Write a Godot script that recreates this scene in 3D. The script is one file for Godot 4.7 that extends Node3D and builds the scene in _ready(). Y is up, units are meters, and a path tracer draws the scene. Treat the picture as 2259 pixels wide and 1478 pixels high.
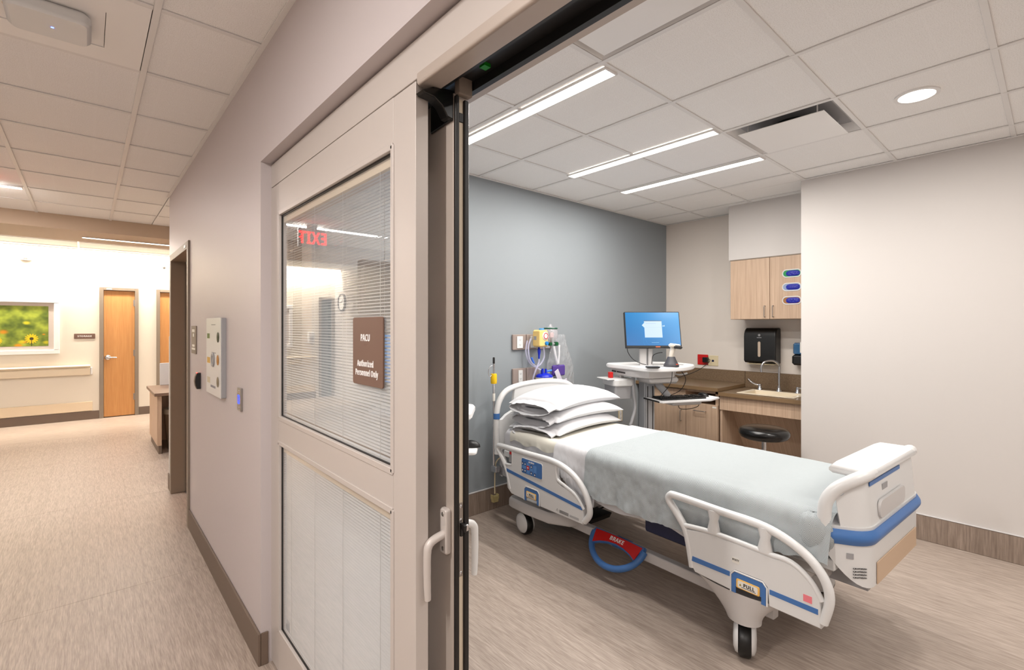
extends Node3D
# ---------------------------------------------------------------- mesh builder
class MB:
	var st := SurfaceTool.new()
	var xf := Transform3D.IDENTITY
	func _init(): st.begin(Mesh.PRIMITIVE_TRIANGLES)
	func at(o: Vector3, b := Basis.IDENTITY): xf = Transform3D(b, o); return self
	func tri(p: Array, n: Array, uv: Array):
		var P = [xf * p[0], xf * p[1], xf * p[2]]
		var N = [xf.basis * n[0], xf.basis * n[1], xf.basis * n[2]]
		var g: Vector3 = (P[2] - P[0]).cross(P[1] - P[0])
		if g.length_squared() < 1e-16: return
		var o = [0, 1, 2]
		if g.dot(N[0] + N[1] + N[2]) < 0: o = [0, 2, 1]
		for i in o:
			st.set_normal(N[i].normalized()); st.set_uv(uv[i]); st.add_vertex(P[i])
	func quad(a, b, c, d, n: Vector3, uvs = null):
		var u = uvs if uvs else [fuv(a, n), fuv(b, n), fuv(c, n), fuv(d, n)]
		tri([a, b, c], [n, n, n], [u[0], u[1], u[2]]); tri([a, c, d], [n, n, n], [u[0], u[2], u[3]])
	func fuv(p: Vector3, n: Vector3) -> Vector2:
		var w = n.abs()
		if w.y >= w.x and w.y >= w.z: return Vector2(p.x, p.z)
		if w.x >= w.z: return Vector2(p.z, p.y)
		return Vector2(p.x, p.y)
	func box(c: Vector3, s: Vector3, bev := 0.0):
		var h = s / 2
		var e = minf(bev, minf(h.x, minf(h.y, h.z)) * 0.95)
		var ax = [Vector3.RIGHT, Vector3.UP, Vector3.BACK]
		for i in 3:
			for sg in [-1, 1]:
				var n: Vector3 = ax[i] * sg
				var u: Vector3 = ax[(i + 1) % 3]
				var v: Vector3 = ax[(i + 2) % 3]
				var hu = h[(i + 1) % 3] - e
				var hv = h[(i + 2) % 3] - e
				var o = c + n * h[i]
				quad(o - u * hu - v * hv, o + u * hu - v * hv, o + u * hu + v * hv, o - u * hu + v * hv, n)
		if e <= 0: return self
		for i in 3:
			var j = (i + 1) % 3
			var k = (i + 2) % 3
			for sj in [-1, 1]:
				for sk in [-1, 1]:
					var L: Vector3 = ax[i] * (h[i] - e)
					var p1 = c + ax[j] * sj * h[j] + ax[k] * sk * (h[k] - e)
					var p2 = c + ax[j] * sj * (h[j] - e) + ax[k] * sk * h[k]
					var n1: Vector3 = ax[j] * sj
					var n2: Vector3 = ax[k] * sk
					var u1 = fuv(p1, n1)
					tri([p1 - L, p1 + L, p2 + L], [n1, n1, n2], [u1, u1, u1]); tri([p1 - L, p2 + L, p2 - L], [n1, n2, n2], [u1, u1, u1])
		for sx in [-1, 1]:
			for sy in [-1, 1]:
				for sz in [-1, 1]:
					var S = Vector3(sx, sy, sz)
					var a = c + S * Vector3(h.x, h.y - e, h.z - e)
					var b = c + S * Vector3(h.x - e, h.y, h.z - e)
					var d = c + S * Vector3(h.x - e, h.y - e, h.z)
					tri([a, b, d], [Vector3(sx, 0, 0), Vector3(0, sy, 0), Vector3(0, 0, sz)], [Vector2.ZERO, Vector2.ZERO, Vector2.ZERO])
		return self
	func bx(x0, x1, y0, y1, z0, z1, bev := 0.0): return box(Vector3((x0 + x1) / 2.0, (y0 + y1) / 2.0, (z0 + z1) / 2.0), Vector3(absf(x1 - x0), absf(y1 - y0), absf(z1 - z0)), bev)
	# polygon in xy of basis b at origin o, extruded along z from z0 to z1
	func ext(pts: Array, z0: float, z1: float, bev := 0.0):
		var P := PackedVector2Array(pts)
		if Geometry2D.is_polygon_clockwise(P): P.reverse()
		var n = P.size()
		var nrm := []
		for i in n:
			var d1 = (P[i] - P[(i - 1 + n) % n]).normalized()
			var d2 = (P[(i + 1) % n] - P[i]).normalized()
			nrm.append([Vector2(d1.y, -d1.x), Vector2(d2.y, -d2.x)])
		var Q := PackedVector2Array()
		for i in n:
			var m: Vector2 = (nrm[i][0] + nrm[i][1])
			var l = m.length()
			m = m / l if l > 0.01 else nrm[i][0]
			Q.append(P[i] - m * bev / maxf(0.5, l / 2))
		var idx = Geometry2D.triangulate_polygon(Q)
		for f in range(0, idx.size(), 3):
			for e in [[z1, 1], [z0, -1]]:
				var N = Vector3(0, 0, e[1])
				var tr = []
				for k in 3: tr.append(Vector3(Q[idx[f + k]].x, Q[idx[f + k]].y, e[0]))
				tri(tr, [N, N, N], [Q[idx[f]], Q[idx[f + 1]], Q[idx[f + 2]]])
		var zs = [[z0, Q, -1.0], [z0 + bev, P, 0.0], [z1 - bev, P, 0.0], [z1, Q, 1.0]]
		if bev <= 0: zs = [[z0, P, 0.0], [z1, P, 0.0]]
		for r in zs.size() - 1:
			for i in n:
				var j = (i + 1) % n
				var fl: Vector2 = nrm[i][1]
				var ni: Vector2 = (nrm[i][0] + nrm[i][1]).normalized() if nrm[i][0].dot(nrm[i][1]) > 0.75 else fl
				var nj: Vector2 = (nrm[j][0] + nrm[j][1]).normalized() if nrm[j][0].dot(nrm[j][1]) > 0.75 else fl
				var A = zs[r]; var B = zs[r + 1]
				var wa = A[2] * 0.9; var wb = B[2] * 0.9
				var v = [Vector3(A[1][i].x, A[1][i].y, A[0]), Vector3(A[1][j].x, A[1][j].y, A[0]), Vector3(B[1][j].x, B[1][j].y, B[0]), Vector3(B[1][i].x, B[1][i].y, B[0])]
				var N = [Vector3(ni.x, ni.y, wa), Vector3(nj.x, nj.y, wa), Vector3(nj.x, nj.y, wb), Vector3(ni.x, ni.y, wb)]
				var uu = [Vector2(v[0].z, v[0].y), Vector2(v[1].z, v[1].y), Vector2(v[2].z, v[2].y), Vector2(v[3].z, v[3].y)]
				tri([v[0], v[1], v[2]], [N[0], N[1], N[2]], [uu[0], uu[1], uu[2]]); tri([v[0], v[2], v[3]], [N[0], N[2], N[3]], [uu[0], uu[2], uu[3]])
		return self
	# round tube through points; r a number or an array; sc squashes the section along the first frame axis
	func tube(pts: Array, r, segs := 10, closed := false, up := Vector3.UP, sc := 1.0):
		var n = pts.size()
		var rings := []
		var nors := []
		var X := Vector3.ZERO
		for i in n:
			var t: Vector3
			if closed: t = (pts[(i + 1) % n] - pts[(i - 1 + n) % n]).normalized()
			else: t = (pts[mini(i + 1, n - 1)] - pts[maxi(i - 1, 0)]).normalized()
			if i == 0:
				X = up.cross(t)
				if X.length() < 0.01: X = Vector3.RIGHT.cross(t)
				X = X.normalized()
			else: X = (X - t * X.dot(t)).normalized()
			var Y = t.cross(X)
			var rr: float = r[i] if r is Array else r
			var ring := []; var nr := []
			for k in segs:
				var a = TAU * k / segs
				ring.append(pts[i] + X * cos(a) * rr * sc + Y * sin(a) * rr)
				nr.append((X * cos(a) / sc + Y * sin(a)).normalized())
			rings.append(ring); nors.append(nr)
		var m = n if closed else n - 1
		for i in m:
			var j = (i + 1) % n
			for k in segs:
				var l = (k + 1) % segs
				var u = [Vector2(k, i) * 0.02, Vector2(k + 1, i) * 0.02, Vector2(k + 1, i + 1) * 0.02, Vector2(k, i + 1) * 0.02]
				tri([rings[i][k], rings[i][l], rings[j][l]], [nors[i][k], nors[i][l], nors[j][l]], [u[0], u[1], u[2]])
				tri([rings[i][k], rings[j][l], rings[j][k]], [nors[i][k], nors[j][l], nors[j][k]], [u[0], u[2], u[3]])
		if not closed:
			for e in [0, n - 1]:
				var t: Vector3 = (pts[1] - pts[0]).normalized() * -1 if e == 0 else (pts[n - 1] - pts[n - 2]).normalized()
				var rr: float = r[e] if r is Array else r
				var tip = pts[e] + t * rr * 0.35
				for k in segs:
					var l = (k + 1) % segs
					tri([rings[e][k], rings[e][l], tip], [(nors[e][k] + t).normalized(), (nors[e][l] + t).normalized(), t], [Vector2.ZERO, Vector2.ZERO, Vector2.ZERO])
		return self
	# profile [[r, y], ...] turned about y
	func lathe(prof: Array, segs := 24, a0 := 0.0, a1 := TAU):
		var n = prof.size()
		for i in n - 1:
			var p = Vector2(prof[i][0], prof[i][1]); var q = Vector2(prof[i + 1][0], prof[i + 1][1])
			var d = (q - p).normalized()
			var nn = Vector2(d.y, -d.x)
			var np = nn; var nq = nn
			if i > 0:
				var e = (p - Vector2(prof[i - 1][0], prof[i - 1][1])).normalized()
				if e.dot(d) > 0.6: np = (nn + Vector2(e.y, -e.x)).normalized()
			if i < n - 2:
				var e = (Vector2(prof[i + 2][0], prof[i + 2][1]) - q).normalized()
				if e.dot(d) > 0.6: nq = (nn + Vector2(e.y, -e.x)).normalized()
			for k in segs:
				var A = a0 + (a1 - a0) * k / segs; var B = a0 + (a1 - a0) * (k + 1) / segs
				var ca = Vector2(cos(A), sin(A)); var cb = Vector2(cos(B), sin(B))
				var v = [Vector3(p.x * ca.x, p.y, p.x * ca.y), Vector3(p.x * cb.x, p.y, p.x * cb.y), Vector3(q.x * cb.x, q.y, q.x * cb.y), Vector3(q.x * ca.x, q.y, q.x * ca.y)]
				var N = [Vector3(np.x * ca.x, np.y, np.x * ca.y), Vector3(np.x * cb.x, np.y, np.x * cb.y), Vector3(nq.x * cb.x, nq.y, nq.x * cb.y), Vector3(nq.x * ca.x, nq.y, nq.x * ca.y)]
				var z = Vector2.ZERO
				tri([v[0], v[1], v[2]], [N[0], N[1], N[2]], [z, z, z]); tri([v[0], v[2], v[3]], [N[0], N[2], N[3]], [z, z, z])
		return self
	# a surface f(u, v) -> Vector3 on nu x nv cells, shelled by thick along its normal
	func surf(f: Callable, nu: int, nv: int, thick := 0.0, uvs := Vector2.ONE, flip := 1.0, wrap := false):
		var P := []
		for i in nu + 1:
			var row := []
			for j in nv + 1: row.append(f.call(float(i) / nu, float(j) / nv))
			P.append(row)
		var N := []
		for i in nu + 1:
			var row := []
			for j in nv + 1:
				var j0 = (j - 1 if j > 0 else (nv - 1 if wrap else 0)); var j1 = (j + 1 if j < nv else (1 if wrap else nv))
				var du: Vector3 = P[mini(i + 1, nu)][j] - P[maxi(i - 1, 0)][j]
				var dv: Vector3 = P[i][j1] - P[i][j0]
				var c = du.cross(dv)
				row.append(c.normalized() * flip if c.length() > 1e-12 else Vector3.UP)
			N.append(row)
		var layers = [[0.0, 1.0]]
		if thick > 0: layers = [[0.0, 1.0], [-thick, -1.0]]
		for L in layers:
			for i in nu:
				for j in nv:
					var c = [[i, j], [i + 1, j], [i + 1, j + 1], [i, j + 1]]
					var v = []; var n = []; var u = []
					for e in c:
						v.append(P[e[0]][e[1]] + N[e[0]][e[1]] * L[0]); n.append(N[e[0]][e[1]] * L[1]); u.append(Vector2(float(e[0]) / nu, float(e[1]) / nv) * uvs)
					tri([v[0], v[1], v[2]], [n[0], n[1], n[2]], [u[0], u[1], u[2]]); tri([v[0], v[2], v[3]], [n[0], n[2], n[3]], [u[0], u[2], u[3]])
		if thick > 0:
			var edge := []
			for i in nu: edge.append([i, 0, i + 1, 0]); edge.append([i, nv, i + 1, nv])
			for j in nv: edge.append([0, j, 0, j + 1]); edge.append([nu, j, nu, j + 1])
			for e in edge:
				var a: Vector3 = P[e[0]][e[1]]; var b: Vector3 = P[e[2]][e[3]]
				var a2 = a - N[e[0]][e[1]] * thick; var b2 = b - N[e[2]][e[3]] * thick
				var n: Vector3 = (b - a).cross(N[e[0]][e[1]]).normalized()
				var inner: Vector3 = P[clampi(e[0], 1, nu - 1)][clampi(e[1], 1, nv - 1)]
				if n.dot(a - inner) < 0: n = -n
				quad(a, b, b2, a2, n, [Vector2.ZERO, Vector2.ZERO, Vector2.ZERO, Vector2.ZERO])
		return self
	func mesh() -> ArrayMesh: return st.commit()
# ---------------------------------------------------------------- scene helpers
var taken := {}
func numbered(n: String) -> String:
	taken[n] = taken.get(n, -1) + 1
	return n if taken[n] == 0 else "%s_%03d" % [n, taken[n]]
func thing(called, label, category, at := Vector3.ZERO, turn := 0.0, group := "") -> Node3D:
	var o := Node3D.new(); o.name = numbered(called); add_child(o)
	o.position = at; o.rotation.y = turn
	o.set_meta("label", label); o.set_meta("category", category)
	if group: o.set_meta("group", group)
	return o
func struct(called, label := "") -> Node3D:
	var o := Node3D.new(); o.name = numbered(called); add_child(o); o.set_meta("kind", "structure")
	if label: o.set_meta("label", label)
	return o
func part(called, m, mt: Material, parent: Node, label := "") -> MeshInstance3D:
	var o := MeshInstance3D.new(); o.name = called
	o.mesh = m.mesh() if m is MB else m
	o.material_override = mt
	parent.add_child(o, true)
	if label: o.set_meta("label", label)
	return o
func solo(called, m, mt, label, category, group := "") -> MeshInstance3D:
	var o := MeshInstance3D.new(); o.name = numbered(called); o.mesh = m.mesh() if m is MB else m; o.material_override = mt
	add_child(o); o.set_meta("label", label); o.set_meta("category", category)
	if group: o.set_meta("group", group)
	return o
func mat(c: Color, rough := 0.6, metal := 0.0) -> StandardMaterial3D:
	var m := StandardMaterial3D.new(); m.albedo_color = c; m.roughness = rough; m.metallic = metal
	return m
func glow(c: Color, e: float) -> StandardMaterial3D:
	var m := mat(c, 0.5); m.emission_enabled = true; m.emission = c; m.emission_energy_multiplier = e
	return m
func glass(c: Color, alpha := 0.05, rough := 0.0) -> StandardMaterial3D:
	var m := mat(Color(c, alpha), rough); m.transparency = BaseMaterial3D.TRANSPARENCY_ALPHA
	return m
func text(called, s: String, cap: float, parent: Node, at: Vector3, b: Basis, mt: Material, bold := true, squeeze := 1.0, thick := 0.0012):
	var f := SystemFont.new(); f.font_names = PackedStringArray(["Droid Sans"]); f.font_weight = 700 if bold else 400
	var t := TextMesh.new(); t.font = f; t.text = s; t.font_size = 32; t.pixel_size = cap / 32.0 / 0.72; t.depth = thick; t.curve_step = 2.0
	var o := part(called, t, mt, parent)
	o.transform = Transform3D(b * Basis.from_scale(Vector3(squeeze, 1, 1)), at)
	return o
func img_tex(w: int, h: int, f: Callable) -> ImageTexture:
	var im := Image.create(w, h, false, Image.FORMAT_RGB8)
	for y in h:
		for x in w: im.set_pixel(x, y, f.call(x, y))
	return ImageTexture.create_from_image(im)
# streaks along v, wrapping in both directions
func streaks(w, h, c0: Color, c1: Color, fine: float, along: float, coarse: float, sd: int, contrast := 1.0) -> ImageTexture:
	var n := FastNoiseLite.new(); n.seed = sd; n.frequency = 1.0; n.noise_type = FastNoiseLite.TYPE_SIMPLEX
	var R1 = fine / TAU; var R2 = coarse / TAU
	return img_tex(w, h, func(x, y):
		var a = TAU * x / w
		var v = float(y) / h
		var va = absf(v * 2 - 1) * along   # mirrored so that the ends meet
		var f = n.get_noise_3d(cos(a) * R1, sin(a) * R1, va) * 0.55 + n.get_noise_3d(cos(a) * R1 * 0.37 + 9, sin(a) * R1 * 0.37, va * 0.6) * 0.55 + n.get_noise_3d(cos(a) * R2 + 40, sin(a) * R2, va * 0.35) * 0.35
		return c0.lerp(c1, clampf(0.5 + f * contrast, 0, 1)))
func speck(w, c0: Color, c1: Color, freq: float, sd: int, lo := 0.1, hi := 0.5) -> ImageTexture:
	var n := FastNoiseLite.new(); n.seed = sd; n.frequency = freq; n.noise_type = FastNoiseLite.TYPE_SIMPLEX; n.fractal_octaves = 2
	var im := n.get_seamless_image(w, w)
	return img_tex(w, w, func(x, y): return c0.lerp(c1, smoothstep(lo, hi, im.get_pixel(x, y).r)))
func smooth_path(pts: Array, sub := 6, closed := false) -> Array:
	var out := []
	var n = pts.size()
	for i in (n if closed else n - 1):
		var p0 = pts[(i - 1 + n) % n] if closed or i > 0 else pts[0]
		var p1 = pts[i]; var p2 = pts[(i + 1) % n]
		var p3 = pts[(i + 2) % n] if closed or i < n - 2 else pts[n - 1]
		for k in sub: out.append(p1.cubic_interpolate(p2, p0, p3, float(k) / sub))
	if not closed: out.append(pts[n - 1])
	return out
func rrect(x0, y0, x1, y1, r, k := 4) -> Array:
	var o := []
	for c in [[x1 - r, y1 - r, 0], [x0 + r, y1 - r, 1], [x0 + r, y0 + r, 2], [x1 - r, y0 + r, 3]]:
		for i in k + 1:
			var a = (c[2] + float(i) / k) * PI / 2
			o.append(Vector2(c[0] + cos(a) * r, c[1] + sin(a) * r))
	return o
func area_light(at: Vector3, size: Vector2, e: float, c: Color, basis_: Basis, parent: Node):
	var l := AreaLight3D.new(); l.name = "glow_light"; l.area_size = size; l.area_normalize_energy = true; l.light_energy = e; l.light_color = c
	l.shadow_enabled = true; l.area_range = 30.0; l.transform = Transform3D(basis_, at)
	parent.add_child(l, true)
const DOWN := Basis(Vector3(1, 0, 0), Vector3(0, 0, -1), Vector3(0, 1, 0))   # -z of the light looks down
const FACE_MX := Basis(Vector3(0, 0, 1), Vector3(0, 1, 0), Vector3(-1, 0, 0))  # text or polygon facing -x, x runs along +z
const FACE_PZ := Basis(Vector3(1, 0, 0), Vector3(0, 1, 0), Vector3(0, 0, 1))
const FACE_PX := Basis(Vector3(0, 0, -1), Vector3(0, 1, 0), Vector3(1, 0, 0))
const WX := 0.586          # corridor wall face
const CH := 2.74           # ceilings
const WARM := Color(1.0, 0.975, 0.955)
const ROOMC := Color(1.0, 0.982, 0.96)
const E_ROOM := 0.95
const E_CORR := 2.5
const E_COVE := 8.0
var M := {}
func _ready():
	var cam := Camera3D.new(); cam.name = "camera"; add_child(cam)
	cam.position = Vector3(0, 1.52, 0); cam.rotation.y = deg_to_rad(-41.45)
	cam.projection = Camera3D.PROJECTION_FRUSTUM; cam.near = 0.05; cam.far = 60.0
	cam.size = 0.05 * 1478.0 / 1062.8; cam.frustum_offset = Vector2(0, -0.05 * 18.0 / 1062.8)
	cam.current = true
	var we := WorldEnvironment.new(); we.name = "environment"
	var env := Environment.new(); env.background_mode = Environment.BG_COLOR; env.background_color = Color(0.02, 0.02, 0.02)
	env.tonemap_mode = Environment.TONE_MAPPER_LINEAR; env.tonemap_exposure = 2.5
	env.sdfgi_enabled = true; env.ssao_enabled = true; env.ssil_enabled = true
	we.environment = env; add_child(we)
	materials()
	shell()
	ceilings()
	door_unit()
	corridor()
	bed()
	headwall()
	cabinets()
	cart()
	second_cart()
func materials():
	M.lav = mat(Color(0.765, 0.733, 0.735), 0.5)
	M.white_wall = mat(Color(0.82, 0.80, 0.785), 0.6)
	M.beige = mat(Color(0.865, 0.83, 0.795), 0.6)
	M.blue_wall = mat(Color(0.56, 0.588, 0.608), 0.6)
	M.cream = mat(Color(0.89, 0.862, 0.81), 0.6)
	M.beam = mat(Color(0.74, 0.65, 0.56), 0.6)
	M.slab = mat(Color(0.7, 0.7, 0.7), 0.9)
	var t := StandardMaterial3D.new(); t.roughness = 0.9
	t.albedo_texture = speck(256, Color(0.90, 0.89, 0.875), Color(0.97, 0.963, 0.953), 0.16, 3, 0.15, 0.45)
	t.uv1_scale = Vector3(4.1, 4.1, 4.1); M.tile = t
	M.grid = mat(Color(0.91, 0.90, 0.89), 0.45)
	M.panel = mat(Color(0.96, 0.952, 0.942), 0.45)
	M.alum = mat(Color(0.72, 0.675, 0.64), 0.42, 0.3)
	M.alum_light = mat(Color(0.765, 0.735, 0.715), 0.42, 0.15)
	M.gasket = mat(Color(0.07, 0.06, 0.055), 0.45)
	M.cream_strip = mat(Color(0.80, 0.75, 0.67), 0.5)
	M.taupe = mat(Color(0.545, 0.495, 0.44), 0.5)
	M.taupe_base = mat(Color(0.44, 0.375, 0.325), 0.55)
	M.glass = glass(Color(0.97, 0.98, 0.98), 0.04)
	M.slat = mat(Color(0.74, 0.75, 0.755), 0.4)
	var f := StandardMaterial3D.new(); f.roughness = 0.42
	f.albedo_texture = streaks(2048, 512, Color(0.52, 0.46, 0.415), Color(0.80, 0.745, 0.70), 520.0, 11.0, 70.0, 11, 0.52)
	f.uv1_scale = Vector3(0.6, 0.5, 1); M.floor = f
	var w := StandardMaterial3D.new(); w.roughness = 0.5
	w.albedo_texture = streaks(512, 512, Color(0.68, 0.565, 0.47), Color(0.85, 0.745, 0.645), 190.0, 1.6, 14.0, 21, 0.6)
	w.uv1_scale = Vector3(1.6, 0.8, 1); M.wood = w
	var w2 := w.duplicate(); w2.albedo_texture = streaks(512, 512, Color(0.74, 0.51, 0.29), Color(0.83, 0.62, 0.39), 60.0, 1.5, 8.0, 22, 0.6); M.door_wood = w2
	var cb := StandardMaterial3D.new(); cb.roughness = 0.5
	cb.albedo_texture = streaks(512, 512, Color(0.46, 0.40, 0.355), Color(0.68, 0.61, 0.555), 200.0, 5.0, 30.0, 24, 0.6)
	cb.uv1_scale = Vector3(0.75, 0.55, 1); M.cove_base = cb
	var st := StandardMaterial3D.new(); st.roughness = 0.3
	st.albedo_texture = speck(256, Color(0.44, 0.36, 0.28), Color(0.49, 0.41, 0.32), 0.10, 5, 0.2, 0.8); st.uv1_scale = Vector3(2, 2, 2); M.stone = st
	M.edge_wood = mat(Color(0.50, 0.40, 0.285), 0.4)
	M.plastic = mat(Color(0.86, 0.862, 0.86), 0.32)
	M.plastic2 = mat(Color(0.80, 0.79, 0.785), 0.4)
	M.gray = mat(Color(0.62, 0.62, 0.63), 0.45)
	M.dark = mat(Color(0.10, 0.10, 0.105), 0.45)
	M.black = mat(Color(0.035, 0.035, 0.037), 0.4)
	M.gloss_black = mat(Color(0.03, 0.028, 0.028), 0.25)
	M.blue = mat(Color(0.26, 0.445, 0.69), 0.4)
	M.blue_light = mat(Color(0.36, 0.55, 0.79), 0.4)
	M.navy = mat(Color(0.06, 0.10, 0.26), 0.5)
	M.red = mat(Color(0.78, 0.08, 0.07), 0.45)
	M.yellow = mat(Color(0.93, 0.76, 0.05), 0.45)
	M.amber = mat(Color(0.93, 0.73, 0.37), 0.45)
	M.label = mat(Color(0.90, 0.89, 0.86), 0.5)
	M.ink = mat(Color(0.06, 0.06, 0.07), 0.6)
	M.white = mat(Color(0.93, 0.93, 0.93), 0.5)
	M.pink = mat(Color(0.92, 0.50, 0.54), 0.6)
	M.chrome = mat(Color(0.82, 0.82, 0.83), 0.14, 1.0)
	M.steel = mat(Color(0.66, 0.64, 0.62), 0.3, 0.9)
	M.sign = mat(Color(0.44, 0.335, 0.285), 0.5)
	M.ivory = mat(Color(0.86, 0.80, 0.66), 0.5)
	M.tan = mat(Color(0.80, 0.69, 0.58), 0.4)
	M.led = glow(Color(1.0, 0.97, 0.93), 3.0)
	M.led_warm = glow(Color(1.0, 0.95, 0.88), 3.0)
	M.linen = mat(Color(0.83, 0.832, 0.845), 0.85); M.linen.rim_enabled = true; M.linen.rim = 0.2
	M.flannel = mat(Color(0.84, 0.828, 0.785), 0.9)
	M.sheet_gray = mat(Color(0.80, 0.80, 0.815), 0.85)
	var hb := StandardMaterial3D.new(); hb.roughness = 0.9
	hb.albedo_texture = img_tex(256, 256, func(x, y):
		var c = int(x / 64) % 2
		var ph = (y + (x % 64 if c == 0 else 64 - x % 64)) % 16
		return Color(0.755, 0.778, 0.785) if ph < 9 else Color(0.49, 0.522, 0.537))
	hb.uv1_scale = Vector3(1, 1, 1); M.blanket = hb
# ---------------------------------------------------------------- room shell
func shell():
	var fl := struct("floor", "wood-look vinyl floor with fine streaks in corridor and recovery room")
	part("slab", MB.new().bx(-3.0, 5.5, -0.12, -0.006, -10.8, 2.8), M.slab, fl)
	var zs = [2.6, -1.70, -3.585, -5.47, -7.35, -8.93]
	for i in zs.size() - 1: part("floor_sheet", MB.new().bx(-2.82, 0.68 if zs[i + 1] > -5.6 else 3.2, -0.006, 0, zs[i + 1] + 0.0012, zs[i] - 0.0012), M.floor, fl)
	part("floor_sheet", MB.new().bx(0.682, 5.26, -0.006, 0, -3.14, 2.6), M.floor, fl)
	var far := MB.new(); far.at(Vector3.ZERO, Basis(Vector3(0, 0, 1), Vector3(0, 1, 0), Vector3(-1, 0, 0)))
	far.bx(-10.6, -8.932, -0.006, 0, -3.2, 2.82); part("floor_sheet", far, M.floor, fl)
	# corridor wall, with the openings for a door and for the glazed unit
	var m := MB.new()
	m.bx(WX, 0.80, 0, 2.9, -5.54, -5.375); m.bx(WX, 0.80, 2.13, 2.9, -5.375, -4.355); m.bx(WX, 0.80, 0, 2.9, -4.355, -2.368)
	m.bx(WX, 0.80, 2.262, 2.9, -2.368, 0.45); m.bx(WX, 0.80, 0, 2.9, 0.45, 2.6)
	part("plaster", m, M.lav, struct("wall_corridor", "lavender-grey corridor wall beside the glazed sliding door"))
	part("plaster", MB.new().bx(0.80, 5.5, 0, 2.9, -3.30, -3.126), M.blue_wall, struct("wall_headwall", "blue-grey accent wall behind the bed head"))
	part("plaster", MB.new().bx(5.245, 5.5, 0, 2.9, -3.30, -1.30), M.beige, struct("wall_niche", "beige wall behind sink and towel dispenser"))
	part("plaster", MB.new().bx(4.478, 5.5, 0, 2.9, -1.419, 2.6), M.white_wall, struct("wall_side", "plain off-white wall beside the sink niche"))
	part("plaster", MB.new().bx(0.80, 4.478, 0, 2.9, 2.4, 2.6), M.white_wall, struct("wall_rear"))
	m = MB.new()   # far wall with two door openings
	m.bx(-3.0, -2.80, 0, 3.0, -10.7, -10.54); m.bx(-2.47, 0.185, 0, 3.0, -10.7, -10.54); m.bx(0.655, 0.945, 0, 3.0, -10.7, -10.54); m.bx(1.86, 3.3, 0, 3.0, -10.7, -10.54)
	m.bx(-2.80, -2.47, 2.15, 3.0, -10.7, -10.54); m.bx(0.185, 0.655, 2.155, 3.0, -10.7, -10.54); m.bx(0.945, 1.86, 2.155, 3.0, -10.7, -10.54)
	m.bx(-3.0, 3.3, 0, 3.0, -10.8, -10.7)
	part("plaster", m, M.cream, struct("wall_far", "cream wall with storage door and flower photograph"))
	part("plaster", MB.new().bx(-3.0, -2.82, 0, 3.0, -10.7, 2.6), M.white_wall, struct("wall_opposite", "off-white corridor wall across from the glazed door"))
	part("plaster", MB.new().bx(-3.0, 0.80, 0, 2.9, 2.6, 2.8), M.white_wall, struct("wall_corridor_end"))
	part("plaster", MB.new().bx(0.80, 3.3, 0, 2.9, -5.54, -5.40), M.lav, struct("wall_return"))
	part("plaster", MB.new().bx(3.2, 3.4, 0, 3.0, -10.7, -5.40), M.cream, struct("wall_alcove"))
	# skirtings
	var b := struct("baseboard_corridor", "taupe rubber baseboard along the lavender corridor wall")
	part("strip", MB.new().bx(WX - 0.012, WX, 0, 0.145, -4.345, -2.360, 0.003), M.taupe_base, b)
	part("end_return", MB.new().bx(WX, WX + 0.03, 0, 0.145, -2.368, -2.360, 0.002), M.taupe_base, b)
	part("strip", MB.new().bx(WX - 0.012, WX, 0, 0.145, -5.55, -5.40, 0.003), M.taupe_base, b)
	b = struct("baseboard_headwall", "wood-look coved vinyl base below the blue-grey wall")
	part("strip", MB.new().bx(0.80, 5.245, 0, 0.178, -3.126, -3.112, 0.003), M.cove_base, b)
	part("cap_bead", MB.new().bx(0.80, 5.245, 0.178, 0.186, -3.126, -3.110, 0.002), M.plastic2, b)
	b = struct("baseboard_side", "wood-look coved vinyl base below the off-white wall")
	part("strip", MB.new().bx(4.464, 4.478, 0, 0.178, -1.43, 2.4, 0.003), M.cove_base, b)
	part("cap_bead", MB.new().bx(4.462, 4.478, 0.178, 0.184, -1.43, 2.4, 0.002), M.plastic2, b)
	b = struct("baseboard_far", "taupe baseboard along the cream wall")
	for s in [[-2.41, 0.155], [0.68, 0.915]]: part("strip", MB.new().bx(s[0], s[1], 0, 0.135, -10.54, -10.526, 0.003), M.taupe_base, b)
	# lowered soffit across the corridor
	var bm := struct("beam_soffit", "beige soffit crossing the corridor ceiling")
	part("plaster", MB.new().bx(-2.82, 3.2, 2.59, 3.0, -8.11, -7.20), M.beam, bm)
	part("roof_slab", MB.new().bx(-3.0, 5.5, 2.90, 3.06, -7.2, 2.8), M.slab, struct("ceiling_slab"))
	part("roof_slab", MB.new().bx(-3.0, 3.4, 3.0, 3.1, -10.8, -7.1), M.slab, struct("ceiling_slab_far"))
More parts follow.
